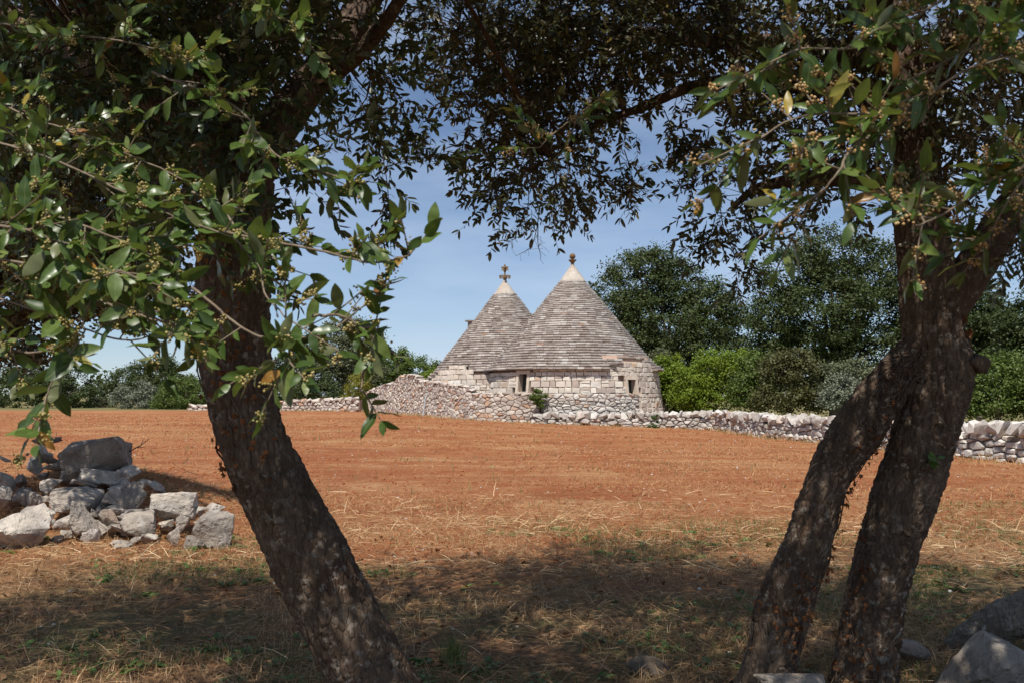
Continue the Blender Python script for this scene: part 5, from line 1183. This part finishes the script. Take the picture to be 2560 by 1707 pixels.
# knots and burls
for (lm, yy, ang, r_) in ((rtrunk, 1160, -95, .035), (rtrunk, 1320, -85, .03), (rtrunk, 1385, -75, .03), (rtrunk, 1055, -88, .045), (rtrunk, 905, -20, .09), (rtrunk, 460, -90, .05)):
    X, Yp = proj(lm.C); f = float(np.argmin(np.abs(Yp - yy))) / (len(Yp) - 1); p, nn, _ = lm.surf(f, ang)
    V, F = rock_vf((r_ * 2, r_ * 2, r_ * 1.6), int(yy), 3, 10, 0.12); obj('knot', V + p, F, M['bark'], RT, 0.5, True)

# ------------------------------------------------------------------ straw, stubble, grass
def blades(n, region, length, width, lie, seed, mask=None, curve=0.25, zoff=0.0):
    """flat blades: lie 0 = upright, 1 = lying; region (x0, x1, y0, y1) with x limits widened with y"""
    rs = np.random.RandomState(seed); y0, y1, k = region
    y = y0 * (y1 / y0) ** rs.rand(n) if y0 > 0 else rs.uniform(y0, y1, n)
    x = rs.uniform(-1, 1, n) * (k * y + 0.8)
    if mask is not None: keep = rs.rand(n) < mask(x, y); x, y = x[keep], y[keep]; n = len(x)
    z = ground_z(x, y) + zoff
    L = rs.uniform(*length, n); W = width * rs.uniform(0.6, 1.3, n) * np.maximum(1.0, y / 11.0)
    a = rs.uniform(0, 2 * np.pi, n); l = np.clip(lie + rs.normal(size=n) * 0.22, 0.0, 0.98)
    D = np.stack([np.cos(a) * np.sin(l * np.pi / 2), np.sin(a) * np.sin(l * np.pi / 2), np.cos(l * np.pi / 2)], 1)
    S = np.cross(D, rs.normal(size=(n, 3))); S /= np.linalg.norm(S, axis=1, keepdims=True)
    B = np.stack([x, y, z], 1); mid = B + D * L[:, None] * 0.55; D2 = D.copy(); D2[:, 2] -= curve; tip = mid + D2 * L[:, None] * 0.45
    tip[:, 2] = np.maximum(tip[:, 2], z + 0.004)
    w = (S * W[:, None]) / 2
    V = np.stack([B - w, B + w, mid + w * 0.8, mid - w * 0.8, tip + w * 0.15, tip - w * 0.15], 1).reshape(-1, 3)
    i = np.arange(n) * 6; F = np.concatenate([np.stack([i, i + 1, i + 2, i + 3], 1), np.stack([i + 3, i + 2, i + 4, i + 5], 1)])
    r = rs.rand(n); return V, F, np.concatenate([r, r])
def stuff(name, label, cat, V, F, r, mat): o = obj(name, V, F, mat, None, r, kind='stuff'); tag(o, label, cat); return o
in_heap = lambda x, y: np.exp(-(((x + 5.2) / 1.6) ** 2 + ((y - 12.6) / 1.6) ** 2))
stuff('dry_straw', 'loose dry straw lying over the shaded ground under the trees', 'straw', *blades(85000, (4.8, 15.5, 0.56), (0.05, 0.24), 0.0033, 0.90, 1, lambda x, y: (0.35 + 0.65 * smooth(0.40, 0.56, fbm(p3(x * 1.3, y * 1.3), 3))) * (1 - smooth(13, 15.5, y) * 0.9) * (0.6 + 0.4 * smooth(8.5, 10.5, y)), zoff=0.012), M['straw'])
stuff('dry_grass', 'short dry tan grass along the shade edge', 'grass', *blades(42000, (5.0, 14, 0.56), (0.03, 0.11), 0.0032, 0.35, 2, lambda x, y: smooth(0.40, 0.54, fbm(p3(x * 0.8, y * 0.8, 3), 3)) * (1 - smooth(11.5, 14, y) * 0.7)), M['straw'])
stuff('loose_straw', 'pale broken straw stalks along the sunny side of the shade edge', 'straw', *blades(9000, (8.6, 17, 0.56), (0.08, 0.32), 0.0055, 0.93, 14, lambda x, y: smooth(0.38, 0.54, fbm(p3(x * 0.7, y * 1.2, 12), 3)) * smooth(8.6, 10, y) * (1 - 0.8 * smooth(12.5, 17, y)), zoff=0.02), M['straw_pale'])
row = lambda x, y: smooth(0.38, 0.58, fbm(p3(x * 0.16 + y * 0.02, y * 0.55 + x * 0.10, 6), 4))
stuff('stubble', 'short straw-coloured stubble covering the red field', 'stubble', *blades(270000, (9.5, 62, 0.58), (0.02, 0.085), 0.0036, 0.55, 3, lambda x, y: (0.10 + 0.90 * row(x, y)) * (x + 0.14 * y < 16.0)), M['stubble'])
stuff('green_grass', 'sparse green grass blades in the shaded foreground and along the shade edge', 'grass', *blades(95000, (5.0, 15, 0.56), (0.03, 0.12), 0.0036, 0.4, 4, lambda x, y: smooth(0.45, 0.54, fbm(p3(x * 0.9 + 3, y * 1.1, 9), 3)) * (0.35 + 0.65 * (smooth(7, 9, y) * (1 - smooth(11, 13, y)) + 0.5 * (x > 2)))), M['grass'])
stuff('field_weeds', 'scattered tiny green weeds dotted over the red field', 'weeds', *blades(26000, (10.5, 50, 0.56), (0.06, 0.17), 0.006, 0.3, 5, lambda x, y: smooth(0.53, 0.59, fbm(p3(x * 2.3, y * 2.3, 2), 2)) * (x + 0.14 * y < 16.0)), M['grass'])
rs = np.random.RandomState(8)
def tufts(spots, n, L, W, mat, name, label, seed, spread=0.06):
    rs = np.random.RandomState(seed); q = Quads()
    for (x, y) in spots:
        z = gz(x, y)
        for _ in range(n):
            a = rs.uniform(0, 6.3); t = abs(rs.normal()) * 0.35; l = rs.uniform(*L); d = np.array((math.cos(a) * math.sin(t), math.sin(a) * math.sin(t), math.cos(t)))
            b = np.array((x, y, z)) + np.array((rs.normal() * spread, rs.normal() * spread, 0)); m = b + d * l * 0.6; e = m + (d + np.array((math.cos(a), math.sin(a), -0.3)) * 0.35) * l * 0.4
            s = np.cross(d, (0.2, -1, 0.1)); s = s / np.linalg.norm(s) * W / 2
            q.add(np.array([b - s, b + s, m + s * .8, m - s * .8, e + s * .1, e - s * .1]), np.array([(0, 1, 2, 3), (3, 2, 4, 5)]), rs.rand())
    o = q.build(name, mat, None, kind='stuff'); tag(o, label, 'grass'); return o
c = at(1130, 1640, 6.05); tufts([(c[0], 6.05)], 90, (0.08, 0.2), 0.004, M['grass'], 'grass_tuft', 'dense green grass tuft on the ground between the trees', 1, 0.035)
wall_sp = []
for path in (fp, cp, op):
    for s in np.arange(0.2, path.L, 0.22): p = path.p(s) + path.nrm(s) * rs.uniform(0.05, 0.35); wall_sp.append((p[0], p[1]))
tufts([p for p in wall_sp if rs.rand() < 0.8], 9, (0.06, 0.24), 0.012, M['straw'], 'wall_grass', 'fringe of dry grass along the foot of the stone walls', 2, 0.12)
tufts([p for p in wall_sp if rs.rand() < 0.45], 8, (0.05, 0.18), 0.012, M['grass'], 'wall_weeds', 'green weeds along the foot of the stone walls', 3, 0.14)
tall = [at(rs.uniform(300, 1900), rs.uniform(1400, 1680), 6.5) for _ in range(0)]
# low broad-leaved weeds and fallen leaves
q = Quads(); lv, lf = leaf_template(3, 0.22, 0.35, 0.06)
for _ in range(900):
    y = rs.uniform(5.4, 12); x = rs.uniform(-1, 1) * (0.55 * y)
    if fbm(p3(x * 0.9 + 3, y * 1.1, 9), 3) < 0.44: continue
    z = gz(x, y)
    for k in range(rs.randint(4, 9)):
        a = rs.uniform(0, 6.3); A = rot_to(np.array([[math.cos(a), math.sin(a), rs.uniform(0.1, 0.8)]]), np.array([[0, 0, 1.0]]) + rs.normal(size=(1, 3)) * 0.2)[0]
        q.add(rs.uniform(0.035, 0.09) * (lv @ A) + np.array((x + rs.normal() * .02, y + rs.normal() * .02, z + 0.01)), lf, rs.rand())
o = q.build('ground_weeds', M['weed'], None, True, kind='stuff'); tag(o, 'low broad-leaved green weeds scattered on the shaded ground', 'weeds')
n = 3200; y = rs.uniform(4.8, 11.5, n); x = rs.uniform(-1, 1, n) * (0.56 * y); P = np.stack([x, y, ground_z(x, y) + 0.02], 1)
V, F, r = leaf_cards(P, 0.055, 9, np.array((0, 0, 2.0))); o = obj('leaf_litter', V, F, M['ivy_dead_mass'], None, r, kind='stuff'); tag(o, 'brown fallen leaves strewn under the trees', 'leaf litter')
# pebbles of limestone on the soil
acc = Acc(); rr_ = random.Random(9)
for _ in range(500):
    y = rr_.uniform(6, 40) ** 1.0; x = rr_.uniform(-1, 1) * 0.5 * y
    if x + 0.14 * y > 15.5: continue
    s = rr_.uniform(0.008, 0.026) * (1 + y / 40); V, F = hull_vf((x, y, gz(x, y) + s * .2), (s * 1.4, s, s * .8), rr_, 9); acc.add(V, F, rr_.random())
o = acc.build('pebbles', M['field_stone'], None, kind='stuff'); tag(o, 'pale limestone pebbles scattered over the soil', 'pebbles')
# clods of soil on the field
rr_ = random.Random(19); CL_ = [hull_vf((0, 0, 0), (1.3, 1.1, 0.8), rr_, 10) for _ in range(20)]; q = Quads(); rs = np.random.RandomState(55)
N = 9000; cy_ = 9.5 * (52 / 9.5) ** rs.rand(N); cx_ = rs.uniform(-1, 1, N) * (0.56 * cy_ + 0.5); ok = (cx_ + 0.14 * cy_ < 15.4) & (rs.rand(N) < 0.35 + 0.65 * smooth(0.40, 0.55, fbm(p3(cx_ * 0.6, cy_ * 0.6, 8), 3))); cx_, cy_ = cx_[ok], cy_[ok]; cz_ = ground_z(cx_, cy_); N = len(cx_)
sz_ = (0.010 + 0.030 * rs.rand(N) ** 2) * (1 + cy_ / 30); an_ = rs.uniform(0, 6.3, N); pk_ = rs.randint(0, 20, N)
for j_, (V, F) in enumerate(CL_):
    k = np.where(pk_ == j_)[0]; m = len(k); c_, s_ = np.cos(an_[k]), np.sin(an_[k]); z0 = np.zeros(m)
    A = np.stack([np.stack([c_, s_, z0], 1), np.stack([-s_, c_, z0], 1), np.stack([z0, z0, z0 + 1], 1)], 1) * sz_[k][:, None, None]
    W = np.einsum('vi,nij->nvj', V, A) + np.stack([cx_[k], cy_[k], cz_[k] + sz_[k] * 0.15], 1)[:, None]; F = np.array(F)
    q.add(W.reshape(-1, 3), (F[None] + (np.arange(m) * len(V))[:, None, None]).reshape(-1, 3))
o = q.build('soil_clods', M['clod'], None, kind='stuff'); tag(o, 'small red soil clods strewn over the field', 'soil clods')
# dead twigs sticking out of the heap
tw_ = thing('dead_branch', 'bare dead branch sticking up beside the big dark boulder on the heap', 'branch', at(300, 1150, 12.9)); q = Quads()
q.add(*tube_vf(spline(np.array([at(290, 1160, 12.95), at(322, 1130, 12.9), at(352, 1112, 12.9), at(373, 1096, 12.9)]), 10), np.linspace(0.012, 0.004, 10), 5))
for a, b in (((322, 1130), (335, 1105)), ((340, 1119), (362, 1118)), ((352, 1112), (360, 1096))): q.add(*tube_vf(np.array([at(*a, 12.9), at((a[0] + b[0]) / 2, (a[1] + b[1]) / 2 - 2, 12.88), at(*b, 12.9)]), (0.005, 0.004, 0.002), 4))
q.build('stem', M['branch_bark'], tw_, True)
q = Quads(); rs = np.random.RandomState(31)
for _ in range(170):
    px_, py_ = rs.uniform(-10, 520), rs.uniform(1150, 1390); c, d = heap_pt(px_, py_); dr_ = rs.normal(size=3) * np.array((1, .6, .5)); dr_[2] = abs(dr_[2]); L = rs.uniform(0.06, 0.3)
    q.add(*tube_vf(np.array([c, c + dr_ * L * .5 + rs.normal(size=3) * .02, c + dr_ * L]), (0.004, 0.003, 0.001), 3))
o = q.build('dry_twigs', M['branch_bark'], None, kind='stuff'); tag(o, 'thin dry twigs and stalks caught between the heaped rocks', 'twigs')
